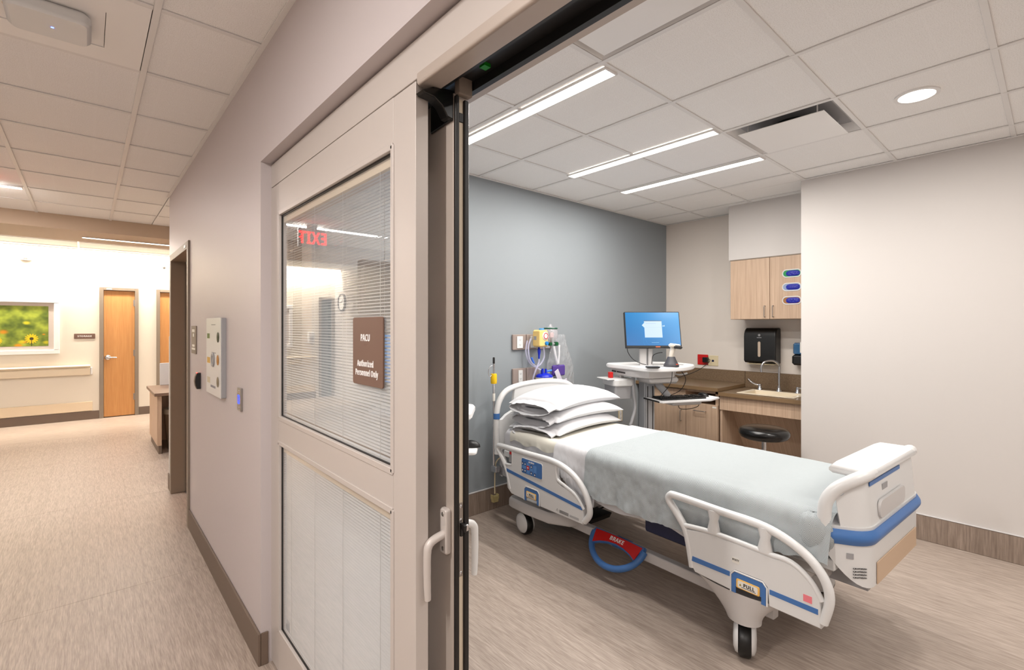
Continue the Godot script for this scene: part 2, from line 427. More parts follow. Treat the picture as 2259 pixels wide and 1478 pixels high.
func ceil_field(called, label, rect: Rect2, xl: Array, zl: Array, skip: Callable, holes := []):
	# rect: x, z; tiles between the grid lines xl and zl, tee bars below the joints
	var c := struct(called, label)
	var shared := {}
	var xs = [rect.position.x]; var zs = [rect.position.y]
	for x in xl:
		if x > rect.position.x + 0.03 and x < rect.end.x - 0.03: xs.append(x)
	for z in zl:
		if z > rect.position.y + 0.03 and z < rect.end.y - 0.03: zs.append(z)
	xs.append(rect.end.x); zs.append(rect.end.y)
	for i in xs.size() - 1:
		for j in zs.size() - 1:
			var cx = (xs[i] + xs[i + 1]) / 2; var cz = (zs[j] + zs[j + 1]) / 2
			if skip.call(cx, cz): continue
			var sx = xs[i + 1] - xs[i] - 0.004; var sz = zs[j + 1] - zs[j] - 0.004
			var key = "%.3f %.3f" % [sx, sz]
			if not shared.has(key): shared[key] = MB.new().box(Vector3(0, 0.008, 0), Vector3(sx, 0.016, sz), 0.002).mesh()
			var o := part("ceiling_tile", shared[key], M.tile, c)
			o.position = Vector3(cx, CH + 0.007, cz)
	for k in range(1, xs.size() - 1): part("grid_runner", MB.new().bx(xs[k] - 0.012, xs[k] + 0.012, CH, CH + 0.006, zs[0], zs[-1], 0.001), M.grid, c)
	for k in range(1, zs.size() - 1):
		for i in xs.size() - 1: part("cross_tee", MB.new().bx(xs[i] + 0.012, xs[i + 1] - 0.012, CH + 0.001, CH + 0.006, zs[k] - 0.012, zs[k] + 0.012, 0.001), M.grid, c)
	return c
func lines(a, step, n, m) -> Array:
	var o := []
	for k in range(-n, m + 1): o.append(a + step * k)
	o.sort()
	return o
func linear_light(label, x0, x1, z0, z1, y, e, c, lens, group):
	var t := thing("linear_light", label, "ceiling light", Vector3((x0 + x1) / 2, y, (z0 + z1) / 2), 0, group)
	var hx = (x1 - x0) / 2; var hz = (z1 - z0) / 2
	var f := MB.new()
	f.bx(-hx - 0.008, hx + 0.008, -0.006, 0.006, hz, hz + 0.008); f.bx(-hx - 0.008, hx + 0.008, -0.006, 0.006, -hz - 0.008, -hz)
	f.bx(-hx - 0.008, -hx, -0.006, 0.006, -hz, hz); f.bx(hx, hx + 0.008, -0.006, 0.006, -hz, hz)
	part("trim_frame", f, M.grid, t)
	part("lens", MB.new().bx(-hx, hx, -0.003, 0.004, -hz, hz), lens, t)
	area_light(Vector3(0, -0.012, 0), Vector2(x1 - x0, z1 - z0), e, c, DOWN, t)
func plaque(label, x, z, plate: float, drop: float, cat := "air vent"):
	var t := thing("ceiling_diffuser", label, cat, Vector3(x, CH, z))
	var f := MB.new()
	for k in 4:
		f.at(Vector3.ZERO, Basis(Vector3.UP, k * PI / 2))
		f.ext([Vector2(-0.29, 0.29), Vector2(0.29, 0.29), Vector2(0.262, 0.262), Vector2(-0.262, 0.262)], 0, 0)
		var a = Vector3(-0.29, 0.004, 0.29); var b = Vector3(0.29, 0.004, 0.29); var c = Vector3(0.25, 0.05, 0.25); var d = Vector3(-0.25, 0.05, 0.25)
		f.quad(a, b, c, d, Vector3(0, -0.6, -0.8).normalized())
	part("frame", f, M.grid, t)
	part("throat", MB.new().bx(-0.25, 0.25, 0.05, 0.056, -0.25, 0.25), M.gray, t)
	part("duct_collar", MB.new().at(Vector3(0, 0.02, 0)).lathe([[0.1, 0.0], [0.1, 0.03]], 24), M.dark, t)
	part("plate", MB.new().box(Vector3(0, -drop, 0), Vector3(plate, 0.004, plate), 0.001), M.panel, t)
	for s in [[-1, -1], [1, -1], [1, 1], [-1, 1]]: part("hanger", MB.new().bx(s[0] * 0.19 - 0.006, s[0] * 0.19 + 0.006, -drop, 0.052, s[1] * 0.19 - 0.002, s[1] * 0.19 + 0.002), M.grid, t)
func ceilings():
	var rx = lines(2.393, 0.605, 4, 6); var rz = lines(-0.79, 0.605, 5, 6)
	var strips = [[1.832, 1.908], [2.905, 2.978], [3.608, 3.686]]
	ceil_field("ceiling_room", "white acoustic tile ceiling of the recovery room", Rect2(0.80, -3.126, 3.678, 5.53), rx, rz, func(x, z): return (absf(x - 3.30) < 0.2 and absf(z + 1.09) < 0.2) or (absf(x - 1.485) < 0.2 and absf(z + 1.09) < 0.2))
	ceil_field("ceiling_niche", "acoustic tile ceiling above the sink niche", Rect2(4.478, -3.126, 0.767, 1.707), rx, rz, func(_x, _z): return false)
	var wt := struct("trim_1")
	var m := MB.new(); m.bx(0.80, 5.245, CH - 0.001, CH + 0.004, -3.126, -3.106); m.bx(4.458, 4.478, CH - 0.001, CH + 0.004, -1.419, 2.4); m.bx(5.225, 5.245, CH - 0.001, CH + 0.004, -3.1, -1.42)
	part("wall_angle", m, M.grid, wt)
	for i in 3: linear_light(["long recessed linear light by the sliding door, widest of three", "middle recessed linear light above the bed", "recessed linear light next to the sink side of the ceiling"][i], strips[i][0], strips[i][1], -2.607, -1.41, CH - 0.003, E_ROOM, ROOMC, M.led, "linear lights over the bed")
	plaque("square ceiling air diffuser with dark gap around its plate", 3.30, -1.0925, 0.47, 0.018)
	plaque("square flat ceiling panel with sloped edges near the door header", 1.4855, -1.0925, 0.50, 0.006)
	var dl := thing("downlight", "round recessed downlight glowing white", "ceiling light", Vector3(3.285, CH, -0.492))
	part("trim_ring", MB.new().lathe([[0.078, 0.006], [0.078, -0.003], [0.096, -0.002], [0.096, 0.006]], 40), M.grid, dl)
	part("lens", MB.new().lathe([[0.0, -0.001], [0.079, -0.001]], 40), M.led, dl)
	area_light(Vector3(0, -0.008, 0), Vector2(0.14, 0.14), 0.7, ROOMC, DOWN, dl)
	# the rest of the room, beyond the frame, is lit the same way
	for i in 2: linear_light(["recessed linear light over the doorway side near the rear wall", "recessed linear light near the middle of the rear wall"][i], strips[i][0], strips[i][1], 0.45, 1.62, CH - 0.003, E_ROOM * 0.85, ROOMC, M.led, "linear lights near the rear wall")
	# corridor
	var cx = lines(0.205, 0.605, 6, 1); var cz = lines(-2.295, 0.614, 9, 9)
	ceil_field("ceiling_corridor", "acoustic tile ceiling of the corridor", Rect2(-2.82, -7.20, 3.406, 9.80), cx, cz, func(x, z): return absf(x + 0.095) < 0.2 and absf(z + 2.60) < 0.2)
	ceil_field("ceiling_alcove", "acoustic tile ceiling above the desk alcove", Rect2(0.588, -7.20, 2.61, 1.66), cx + lines(0.81, 0.605, 0, 5), cz, func(_x, _z): return false)
	ceil_field("ceiling_far", "acoustic tile ceiling in front of the cream wall", Rect2(-2.82, -10.22, 6.02, 2.11), lines(-0.09, 1.21, 4, 4), lines(-8.75, 0.61, 3, 1), func(_x, _z): return false)
	m = MB.new(); m.bx(WX - 0.02, WX, CH - 0.001, CH + 0.004, -5.54, 2.4)
	part("wall_angle", m, M.grid, struct("trim_2"))
	linear_light("linear ceiling light in front of the exit sign", -1.62, -0.425, -6.06, -5.98, CH - 0.003, E_CORR, WARM, M.led_warm, "corridor linear lights")
	linear_light("linear ceiling light farther up the corridor", -1.62, -0.425, -1.14, -1.06, CH - 0.003, E_CORR, WARM, M.led_warm, "corridor linear lights")
	linear_light("linear ceiling light at the corridor end", -1.62, -0.425, 1.2, 1.28, CH - 0.003, E_CORR * 0.7, WARM, M.led_warm, "corridor linear lights")
	linear_light("linear light recessed under the beige soffit", -0.035, 1.25, -7.73, -7.66, 2.588, E_CORR * 0.6, WARM, M.led_warm, "corridor linear lights")
	# wall washer in the slot between ceiling and far wall
	var cv := thing("cove_light", "hidden wall-washing light in the slot above the cream wall", "cove light", Vector3(0.2, 2.90, -10.30))
	part("housing", MB.new().bx(-3.0, 3.0, 0, 0.05, -0.03, 0.05), M.grid, cv)
	part("lens", MB.new().bx(-2.95, 2.95, -0.004, 0, -0.02, 0.04), M.led_warm, cv)
	area_light(Vector3(0, -0.01, 0.01), Vector2(5.9, 0.06), E_COVE, Color(1.0, 0.96, 0.90), DOWN, cv)
	part("lip", MB.new().bx(-2.82, 3.2, CH, 2.99, -10.225, -10.215), M.grid, struct("trim_3"))
	# access panel with the wireless access point
	var ap := thing("access_point", "white wireless access point with small blue light in a ceiling panel", "access point", Vector3(-0.10, CH, -2.6))
	m = MB.new(); m.bx(-0.285, 0.29, 0.0, 0.012, -0.295, -0.16); m.bx(-0.285, 0.29, 0, 0.012, 0.155, 0.295); m.bx(-0.285, -0.16, 0, 0.012, -0.16, 0.155); m.bx(0.158, 0.29, 0, 0.012, -0.16, 0.155)
	part("panel", m, M.panel, ap)
	part("hatch", MB.new().bx(-0.158, 0.156, 0.003, 0.012, -0.158, 0.153), M.panel, ap)
	m = MB.new(); m.at(Vector3(0, 0, 0), Basis(Vector3(1, 0, 0), Vector3(0, 0, 1), Vector3(0, -1, 0))); m.ext(rrect(-0.13, -0.11, 0.115, 0.11, 0.035), 0.0, 0.05, 0.014)
	part("body", m, M.plastic, ap)
	part("status_light", MB.new().at(Vector3(0.0, -0.0505, 0.0)).box(Vector3.ZERO, Vector3(0.008, 0.002, 0.005)), glow(Color(0.3, 0.4, 1.0), 4.0), ap)
	part("lock", MB.new().at(Vector3(-0.125, 0.003, -0.03)).lathe([[0.0, -0.006], [0.012, -0.006], [0.015, 0.0]], 16), M.ivory, ap)
	# exit sign
	var ex := thing("exit_sign", "white exit sign with red letters hung below the corridor ceiling", "exit sign", Vector3(-0.735, 2.575, -5.88))
	part("housing", MB.new().box(Vector3(0, 0, -0.02), Vector3(0.32, 0.225, 0.04), 0.006), M.plastic2, ex)
	part("mount", MB.new().box(Vector3(0, 0.135, -0.02), Vector3(0.12, 0.055, 0.03)), M.plastic2, ex)
	text("lettering", "EXIT", 0.145, ex, Vector3(-0.012, 0.0, 0.002), FACE_PZ, glow(Color(1.0, 0.10, 0.09), 2.2), true, 0.80)
	text("arrow", ">", 0.05, ex, Vector3(0.138, 0.0, 0.002), FACE_PZ, glow(Color(1.0, 0.10, 0.09), 2.2))
# ---------------------------------------------------------------- glazed sliding door unit
func blind(parent, called, x, z0, z1, y0, y1, tilt):
	var head := part(called, MB.new().bx(x - 0.008, x + 0.008, y1 - 0.03, y1, z0, z1, 0.002), M.cream_strip, parent)
	var s := MB.new(); s.at(Vector3.ZERO, Basis(Vector3.BACK, tilt))
	s.surf(func(u, v): return Vector3((u - 0.5) * 0.0125, 0.0012 * (1 - pow(u * 2 - 1, 2)), lerpf(z0 + 0.002, z1 - 0.002, v)), 4, 1, 0.0003)
	var me := s.mesh()
	var y = y1 - 0.036
	while y > y0 + 0.012:
		var o := part("slat", me, M.slat, head); o.position = Vector3(x, y, 0)
		y -= 0.0102
	part("bottom_bar", MB.new().bx(x - 0.006, x + 0.006, y0 + 0.001, y0 + 0.009, z0 + 0.002, z1 - 0.002, 0.001), M.slat, head)
	for k in 4:
		var zc = lerpf(z0, z1, [0.10, 0.37, 0.63, 0.90][k])
		for dx in [-0.0068, 0.0068]: part("ladder_cord", MB.new().bx(x + dx - 0.0005, x + dx + 0.0005, y0, y1 - 0.02, zc - 0.0006, zc + 0.0006), M.slat, head)
func door_unit():
	var d := struct("door_1", "fixed aluminium door panel with two blind-filled glass lights")
	var X0 = 0.63; var X1 = 0.668; var zf = -2.372; var zn = -1.085
	var lz0 = -2.253; var lz1 = -1.205
	part("stile", MB.new().bx(X0, X1, 0.01, 2.149, zf, lz0, 0.002), M.alum_light, d)
	part("stile", MB.new().bx(X0, X1, 0.01, 2.149, lz1, zn, 0.002), M.alum_light, d)
	part("rail", MB.new().bx(X0, X1, 2.02, 2.149, lz0, lz1, 0.001), M.alum_light, d)
	part("rail", MB.new().bx(X0, X1, 1.018, 1.118, lz0, lz1, 0.001), M.alum_light, d)
	part("rail", MB.new().bx(X0, X1, 0.01, 0.185, lz0, lz1, 0.001), M.alum_light, d)
	for L in [[1.118, 2.02], [0.185, 1.018]]:
		var bead := MB.new()   # sloped glazing beads and black seal
		var a = L[0]; var b = L[1]
		bead.bx(X0 - 0.004, X0 + 0.01, b - 0.014, b + 0.006, lz0, lz1, 0.003); bead.bx(X0 - 0.004, X0 + 0.01, a - 0.006, a + 0.014, lz0, lz1, 0.003)
		bead.bx(X0 - 0.004, X0 + 0.01, a, b, lz0 - 0.006, lz0 + 0.012, 0.003); bead.bx(X0 - 0.004, X0 + 0.01, a, b, lz1 - 0.012, lz1 + 0.006, 0.003)
		part("glazing_bead", bead, M.alum_light, d)
		var sl := MB.new(); sl.bx(X0 + 0.008, X0 + 0.014, b - 0.02, b, lz0, lz1); sl.bx(X0 + 0.008, X0 + 0.014, a, a + 0.017, lz0, lz1); sl.bx(X0 + 0.008, X0 + 0.014, a, b, lz0, lz0 + 0.017); sl.bx(X0 + 0.008, X0 + 0.014, a, b, lz1 - 0.015, lz1)
		part("seal", sl, M.gasket, d)
		part("glass_pane", MB.new().bx(X0 + 0.011, X0 + 0.0114, a, b, lz0, lz1), M.glass, d)
		blind(d, "blind_headrail", X0 + 0.024, lz0 + 0.012, lz1 - 0.010, a + 0.012, b - 0.016, deg_to_rad(17 if a > 1 else 24))
	# header and jamb
	var h := struct("trim_4", "wide aluminium header box above the sliding door")
	part("header_face", MB.new().bx(X0, 0.69, 2.152, 2.256, -2.372, 0.45, 0.003), M.alum_light, h)
	var und := MB.new(); und.at(Vector3(0, 0, 0)); und.bx(X0 - 0.002, 0.69, 2.132, 2.17, -1.083, 0.45, 0.008)
	part("header_nose", und, M.alum, h)
	part("track", MB.new().bx(0.69, 0.70, 2.15, 2.25, -2.36, 0.45), M.gasket, h)
	var tr := MB.new(); tr.bx(0.70, 0.79, 2.175, 2.25, -2.36, 0.45); tr.bx(0.708, 0.716, 2.155, 2.20, -2.36, 0.45); tr.bx(0.774, 0.79, 2.150, 2.20, -2.36, 0.45)
	part("track", tr, M.dark, h)
	part("rear_cover", MB.new().bx(0.79, 0.81, 2.15, 2.262, -2.36, 0.45), M.alum, h)
	part("green_tag", MB.new().bx(0.735, 0.755, 2.166, 2.176, -0.955, -0.935), mat(Color(0.02, 0.5, 0.06), 0.5), h)
	part("jamb", MB.new().bx(X0 - 0.014, 0.80, 0.0, 2.256, -2.385, -2.372), M.alum, h)
	part("jamb", MB.new().bx(X0, 0.80, 0.0, 2.256, 0.44, 0.46), M.alum, h)
	# sliding leaf parked behind the fixed panel
	d = struct("door_2", "bronze sliding door leaf parked behind the fixed panel")
	X0 = 0.722; X1 = 0.766; zn = -1.05; zf = -2.36
	part("stile", MB.new().bx(X0, X1, 0.012, 2.135, -1.31, zn, 0.002), M.alum, d)
	part("stile", MB.new().bx(X0, X1, 0.012, 2.135, zf, -2.24, 0.002), M.alum, d)
	part("rail", MB.new().bx(X0, X1, 2.02, 2.135, -2.24, -1.31), M.alum, d)
	part("rail", MB.new().bx(X0, X1, 1.018, 1.118, -2.24, -1.31), M.alum, d)
	part("rail", MB.new().bx(X0, X1, 0.012, 0.185, -2.24, -1.31), M.alum, d)
	for L in [[1.118, 2.02], [0.185, 1.018]]: part("glass_pane", MB.new().bx(0.744, 0.7444, L[0], L[1], -2.24, -1.31), M.glass, d)
	part("edge_gasket", MB.new().bx(0.722, 0.735, 0.012, 2.128, zn, zn + 0.012, 0.004), M.gasket, d)
	part("edge_gasket", MB.new().bx(0.749, 0.766, 0.012, 2.122, zn, zn + 0.012, 0.004), M.gasket, d)
	part("edge_strip", MB.new().bx(0.735, 0.749, 0.012, 2.12, zn, zn + 0.005), M.cream_strip, d)
	part("strip_clip", MB.new().bx(0.734, 0.75, 2.06, 2.085, zn, zn + 0.008, 0.002), M.dark, d)
	part("felt_pad", MB.new().bx(0.728, 0.772, 2.13, 2.18, -1.055, -1.032, 0.003), mat(Color(0.52, 0.47, 0.43), 1.0), d)
	var lk := part("lock_plate", MB.new().bx(0.7365, 0.7475, 0.86, 1.055, zn + 0.004, zn + 0.0065, 0.0008), M.steel, d)
	part("hook_bolt", MB.new().at(Vector3(0.742, 0.988, zn + 0.008), FACE_MX).ext([Vector2(-0.004, -0.022), Vector2(0.004, -0.02), Vector2(0.004, 0.0), Vector2(0.018, -0.006), Vector2(0.02, 0.012), Vector2(0.004, 0.016), Vector2(-0.004, 0.014)], -0.004, 0.004, 0.001), M.gasket, lk)
	part("hook_cap", MB.new().at(Vector3(0.754, 0.988, zn + 0.012)).box(Vector3.ZERO, Vector3(0.014, 0.02, 0.014), 0.004), M.chrome, lk)
	for y in [1.045, 1.01, 0.87]: part("screw", MB.new().at(Vector3(0.742, y, zn + 0.0065), Basis(Vector3.RIGHT, PI / 2)).lathe([[0.0, 0.0015], [0.0035, 0.001], [0.0045, 0.0]], 12), M.chrome, lk)
	# black guide bracket on the leaf
	var br := MB.new(); br.at(Vector3(0, 0, -1.082))
	br.ext([Vector2(0.722, 2.062), Vector2(0.722, 2.14), Vector2(0.70, 2.138), Vector2(0.66, 2.130), Vector2(0.628, 2.112), Vector2(0.634, 2.106), Vector2(0.662, 2.104), Vector2(0.686, 2.09), Vector2(0.702, 2.066)], 0.0, 0.034, 0.003)
	br.at(Vector3(0.722, 0, 0), FACE_MX).ext([Vector2(-1.15, 2.055), Vector2(-1.055, 2.062), Vector2(-1.055, 2.13), Vector2(-1.15, 2.13)], 0, 0.008, 0.002)
	part("guide_bracket", br, M.gloss_black, d)
	# lever handles either side
	for s in [[-1, 0.722, -1.075], [1, 0.766, -1.10]]:
		var g = s[0]
		var pl := MB.new(); pl.at(Vector3(s[1], 0.98, s[2]), Basis(Vector3(0, 0, 1), Vector3(0, 1, 0), Vector3(g, 0, 0)) if g < 0 else Basis(Vector3(0, 0, -1), Vector3(0, 1, 0), Vector3(1, 0, 0)))
		pl.ext(rrect(-0.017, -0.06, 0.017, 0.06, 0.008), 0.0, 0.017, 0.004)
		var hp := part("handle_plate", pl, M.alum_light, d)
		var x0 = s[1] + g * 0.012
		part("lever", MB.new().tube(smooth_path([Vector3(x0, 0.972, s[2]), Vector3(x0 + g * 0.03, 0.966, s[2]), Vector3(x0 + g * 0.047, 0.955, s[2]), Vector3(x0 + g * 0.052, 0.93, s[2]), Vector3(x0 + g * 0.052, 0.86, s[2]), Vector3(x0 + g * 0.05, 0.815, s[2])], 5), [0.011, 0.011, 0.011, 0.011, 0.011, 0.011, 0.011, 0.011, 0.011, 0.011, 0.011, 0.011, 0.011, 0.0105, 0.0105, 0.010, 0.010, 0.010, 0.010, 0.0095, 0.0095, 0.0095, 0.009, 0.009, 0.0085, 0.008], 12), M.alum_light if g < 0 else M.plastic, hp)
		for y in [0.045, -0.045]: part("screw", MB.new().at(Vector3(s[1] + g * 0.017, 0.98 + y, s[2]), Basis(Vector3.BACK, -g * PI / 2)).lathe([[0.0, 0.0015], [0.005, 0.001], [0.006, 0.0]], 14), M.steel, hp)
	# sign on the glass
	var sg := thing("door_sign", "brown door sign reading PACU Authorized Personnel Only", "sign", Vector3(0.6405, 1.4455, -1.381))
	part("plate", MB.new().at(Vector3.ZERO, FACE_MX).ext(rrect(-0.104, -0.104, 0.104, 0.104, 0.009), 0, 0.005, 0.0012), M.sign, sg)
	text("lettering", "PACU", 0.021, sg, Vector3(-0.0055, 0.041, -0.012), FACE_MX, M.white, true, 0.88)
	text("lettering", "Authorized", 0.0185, sg, Vector3(-0.0055, -0.038, -0.012), FACE_MX, M.white, true, 0.84)
	text("lettering", "Personnel Only", 0.0185, sg, Vector3(-0.0055, -0.066, -0.004), FACE_MX, M.white, true, 0.84)
	var brl := MB.new()
	for k in 6: brl.at(Vector3(-0.005, 0.019 + 0.003 * (k % 2), -0.022 + k * 0.004), Basis(Vector3.BACK, PI / 2)).lathe([[0.0008, 0.0], [0.0006, 0.0006], [0.0, 0.0008]], 6)
	part("braille", brl, M.sign, sg)
# ---------------------------------------------------------------- corridor things
func door_leaf(d, x0, x1, y1, zface, hinge_right, mt):
	# leaf in a frame on the far wall (facing +z)
	var f := MB.new(); f.bx(x0 - 0.052, x0 + 0.002, 0, y1 + 0.05, zface - 0.10, zface + 0.018, 0.004); f.bx(x1 - 0.002, x1 + 0.048, 0, y1 + 0.05, zface - 0.10, zface + 0.018, 0.004); f.bx(x0, x1, y1, y1 + 0.05, zface - 0.10, zface + 0.018, 0.004)
	part("door_frame", f, M.taupe, d)
	part("leaf", MB.new().bx(x0 + 0.004, x1 - 0.004, 0.012, y1 - 0.004, zface - 0.055, zface - 0.012, 0.002), mt, d)
func corridor():
	var zf = -10.54
	var d := struct("door_3", "orange-brown wooden storage door with lever handle")
	door_leaf(d, 0.211, 0.628, 2.133, zf, true, M.door_wood)
	for y in [0.32, 1.07, 1.93]: part("hinge", MB.new().bx(0.604, 0.632, y - 0.055, y + 0.055, zf - 0.012, zf - 0.004, 0.002), M.steel, d)
	var lv := MB.new(); lv.at(Vector3(0.268, 1.005, zf - 0.012), Basis(Vector3.RIGHT, PI / 2)).lathe([[0.0, 0.02], [0.03, 0.018], [0.042, 0.008], [0.044, 0.0]], 24)
	lv.at(Vector3.ZERO); lv.tube(smooth_path([Vector3(0.268, 1.005, zf), Vector3(0.27, 1.005, zf + 0.035), Vector3(0.29, 1.006, zf + 0.045), Vector3(0.36, 1.004, zf + 0.045), Vector3(0.385, 1.0, zf + 0.045)], 4), 0.010, 8)
	part("lever_handle", lv, M.chrome, d)
	part("strike", MB.new().bx(0.200, 0.212, 0.97, 1.04, zf - 0.004, zf + 0.020), M.steel, d)
	part("plate", MB.new().bx(0.25, 0.32, 2.143, 2.166, zf + 0.018, zf + 0.021), M.plastic2, d)
	d = struct("door_4", "wooden door in taupe frame beyond the desk")
	door_leaf(d, 0.975, 1.83, 2.133, zf, true, M.door_wood)
	d = struct("door_6", "dark green door at the end of the cream wall")
	door_leaf(d, -2.75, -2.52, 2.11, zf, true, mat(Color(0.21, 0.27, 0.265), 0.5))
	# doorway in the lavender wall
	d = struct("door_5", "taupe steel door frame with recessed door in the lavender wall")
	var f := MB.new()
	f.bx(WX - 0.014, WX + 0.10, 0, 2.175, -4.40, -4.335, 0.004); f.bx(WX - 0.014, WX + 0.10, 0, 2.175, -5.395, -5.33, 0.004); f.bx(WX - 0.014, WX + 0.10, 2.115, 2.175, -5.33, -4.40, 0.004)
	f.bx(WX + 0.10, 0.80, 0, 2.115, -4.42, -4.355); f.bx(WX + 0.10, 0.80, 0, 2.115, -5.375, -5.31); f.bx(WX + 0.10, 0.80, 2.095, 2.13, -5.31, -4.42)
	part("door_frame", f, M.taupe, d)
	part("leaf", MB.new().bx(0.725, 0.77, 0.012, 2.095, -5.31, -4.42), M.door_wood, d)
	part("plate", MB.new().bx(WX - 0.017, WX - 0.014, 2.13, 2.152, -4.52, -4.44), M.plastic2, d)
	part("angle", MB.new().bx(WX - 0.004, WX + 0.03, 0.11, 1.43, -5.544, -5.50, 0.002), M.plastic2, struct("trim_5", "white corner guard on the end of the lavender wall"))
	# wall devices on the lavender wall
	var s := thing("room_sign", "small taupe door sign with white lettering patches", "sign", Vector3(WX, 1.427, -4.13))
	part("plate", MB.new().at(Vector3.ZERO, FACE_MX).ext(rrect(-0.10, -0.10, 0.10, 0.10, 0.008), 0, 0.007, 0.0012), M.taupe, s)
	for r in [[-0.06, 0.05, 0.055, 0.075], [-0.025, 0.025, 0.022, 0.045], [-0.05, 0.05, -0.05, -0.034], [-0.07, 0.07, -0.072, -0.058]]: part("white_print", MB.new().at(Vector3(-0.0075, 0, 0), FACE_MX).bx(r[0], r[1], r[2], r[3], -0.0005, 0.0005), M.label, s)
	var bd := thing("status_board", "white status board with small coloured pictures on lavender wall", "notice board", Vector3(WX, 1.345, -3.297))
	part("backing", MB.new().at(Vector3.ZERO, FACE_MX).ext(rrect(-0.215, -0.225, 0.222, 0.225, 0.006), 0, 0.022, 0.002), M.gray, bd)
	part("sheet", MB.new().at(Vector3(-0.022, 0, 0), FACE_MX).ext(rrect(-0.222, -0.228, 0.205, 0.228, 0.006), 0, 0.003, 0.001), M.plastic, bd)
	for r in [[-0.19, -0.115, 0.105, 0.135, Color(0.42, 0.5, 0.2)], [-0.19, -0.10, -0.045, -0.01, Color(0.85, 0.68, 0.3)], [-0.19, -0.10, -0.165, -0.13, Color(0.82, 0.78, 0.68)], [-0.06, 0.06, 0.185, 0.19, Color(0.6, 0.6, 0.6)], [-0.05, 0.07, 0.02, 0.025, Color(0.6, 0.6, 0.6)], [-0.08, 0.06, -0.185, -0.172, Color(0.55, 0.55, 0.58)]]:
		part("print", MB.new().at(Vector3(-0.0254, 0, 0), FACE_MX).bx(r[0], r[1], r[2], r[3], -0.0004, 0.0004), mat(r[4], 0.6), bd)
	for r in [[0.135, 0.115, Color(0.22, 0.25, 0.1)], [0.13, -0.015, Color(0.72, 0.5, 0.2)], [0.13, -0.14, Color(0.55, 0.5, 0.4)]]:
		part("finger_hole", MB.new().at(Vector3(-0.026, r[1], r[0]), Basis(Vector3.BACK, PI / 2)).lathe([[0.03, 0.0], [0.028, 0.0015], [0.0, 0.0015]], 24), mat(r[2], 0.6), bd)
	part("dial_ring", MB.new().at(Vector3(-0.027, -0.02, -0.01), Basis(Vector3.BACK, PI / 2)).lathe([[0.025, 0.0], [0.03, 0.004], [0.04, 0.004], [0.043, 0.0]], 28), M.gray, bd)
	var rd := thing("card_reader", "dark curved card reader with tiny red light on lavender wall", "card reader", Vector3(WX, 1.15, -3.90))
	var cr := MB.new(); cr.at(Vector3.ZERO, Basis(Vector3(-1, 0, 0), Vector3(0, 1, 0), Vector3(0, 0, -1)))
	cr.ext([Vector2(0, -0.055), Vector2(0.02, -0.055), Vector2(0.029, -0.03), Vector2(0.032, 0), Vector2(0.029, 0.03), Vector2(0.02, 0.055), Vector2(0, 0.055)], -0.022, 0.022, 0.003)
	part("body", cr, M.dark, rd)
	cr = MB.new(); cr.at(Vector3(-0.001, 0, 0), Basis(Vector3(-1, 0, 0), Vector3(0, 1, 0), Vector3(0, 0, -1)))
	cr.ext([Vector2(0.022, -0.054), Vector2(0.031, -0.03), Vector2(0.035, 0), Vector2(0.031, 0.03), Vector2(0.022, 0.054), Vector2(0.02, 0.05), Vector2(0.027, 0), Vector2(0.02, -0.05)], -0.018, 0.018, 0.001)
	part("front_cover", cr, mat(Color(0.43, 0.38, 0.34), 0.4), rd)
	part("status_light", MB.new().box(Vector3(-0.02, 0.055, 0), Vector3(0.006, 0.003, 0.02)), glow(Color(1, 0.2, 0.15), 3.0), rd)
	var pb := thing("push_plate", "brushed steel push plate with blue lit square on lavender wall", "door opener", Vector3(WX, 1.155, -2.73))
	part("plate", MB.new().at(Vector3.ZERO, FACE_MX).ext(rrect(-0.036, -0.057, 0.036, 0.057, 0.003), 0, 0.012, 0.0015), M.steel, pb)
	part("lit_ring", MB.new().at(Vector3(-0.012, 0.0, 0), FACE_MX).ext(rrect(-0.016, -0.022, 0.016, 0.022, 0.005), 0, 0.0012), glow(Color(0.12, 0.22, 1.0), 2.0), pb)
	part("touch_pad", MB.new().at(Vector3(-0.0125, 0.0, 0), FACE_MX).ext(rrect(-0.0095, -0.0155, 0.0095, 0.0155, 0.003), 0, 0.0014), mat(Color(0.42, 0.45, 0.55), 0.3), pb)
	for y in [-0.043, 0.043]:
		for z in [-0.012, 0.012]: part("screw", MB.new().at(Vector3(-0.012, y, z), Basis(Vector3.BACK, PI / 2)).lathe([[0.004, 0.0], [0.003, 0.001], [0.0, 0.0014]], 10), M.chrome, pb)
	# far wall things
	var pic := thing("flower_picture", "white framed photograph of yellow wildflowers in green meadow", "picture", Vector3(-1.122, 1.527, zf))
	var fr := MB.new(); fr.bx(-0.80, 0.80, 0.37, 0.434, 0, 0.04, 0.006); fr.bx(-0.80, 0.80, -0.434, -0.37, 0, 0.04, 0.006); fr.bx(-0.80, -0.735, -0.37, 0.37, 0, 0.04, 0.006); fr.bx(0.735, 0.80, -0.37, 0.37, 0, 0.04, 0.006)
	part("frame", fr, M.white, pic)
	part("mat_board", MB.new().bx(-0.74, 0.74, -0.38, 0.38, 0.004, 0.010), mat(Color(0.80, 0.76, 0.73), 0.7), pic)
	part("print", MB.new().at(Vector3(0, 0.005, 0.0105)).ext([Vector2(-0.67, -0.312), Vector2(0.672, -0.312), Vector2(0.672, 0.312), Vector2(-0.67, 0.312)], 0, 0.001), flower_print(), pic)
	var hr := thing("handrail", "cream wall handrail with bumper below the flower photograph", "handrail", Vector3(0, 0, zf))
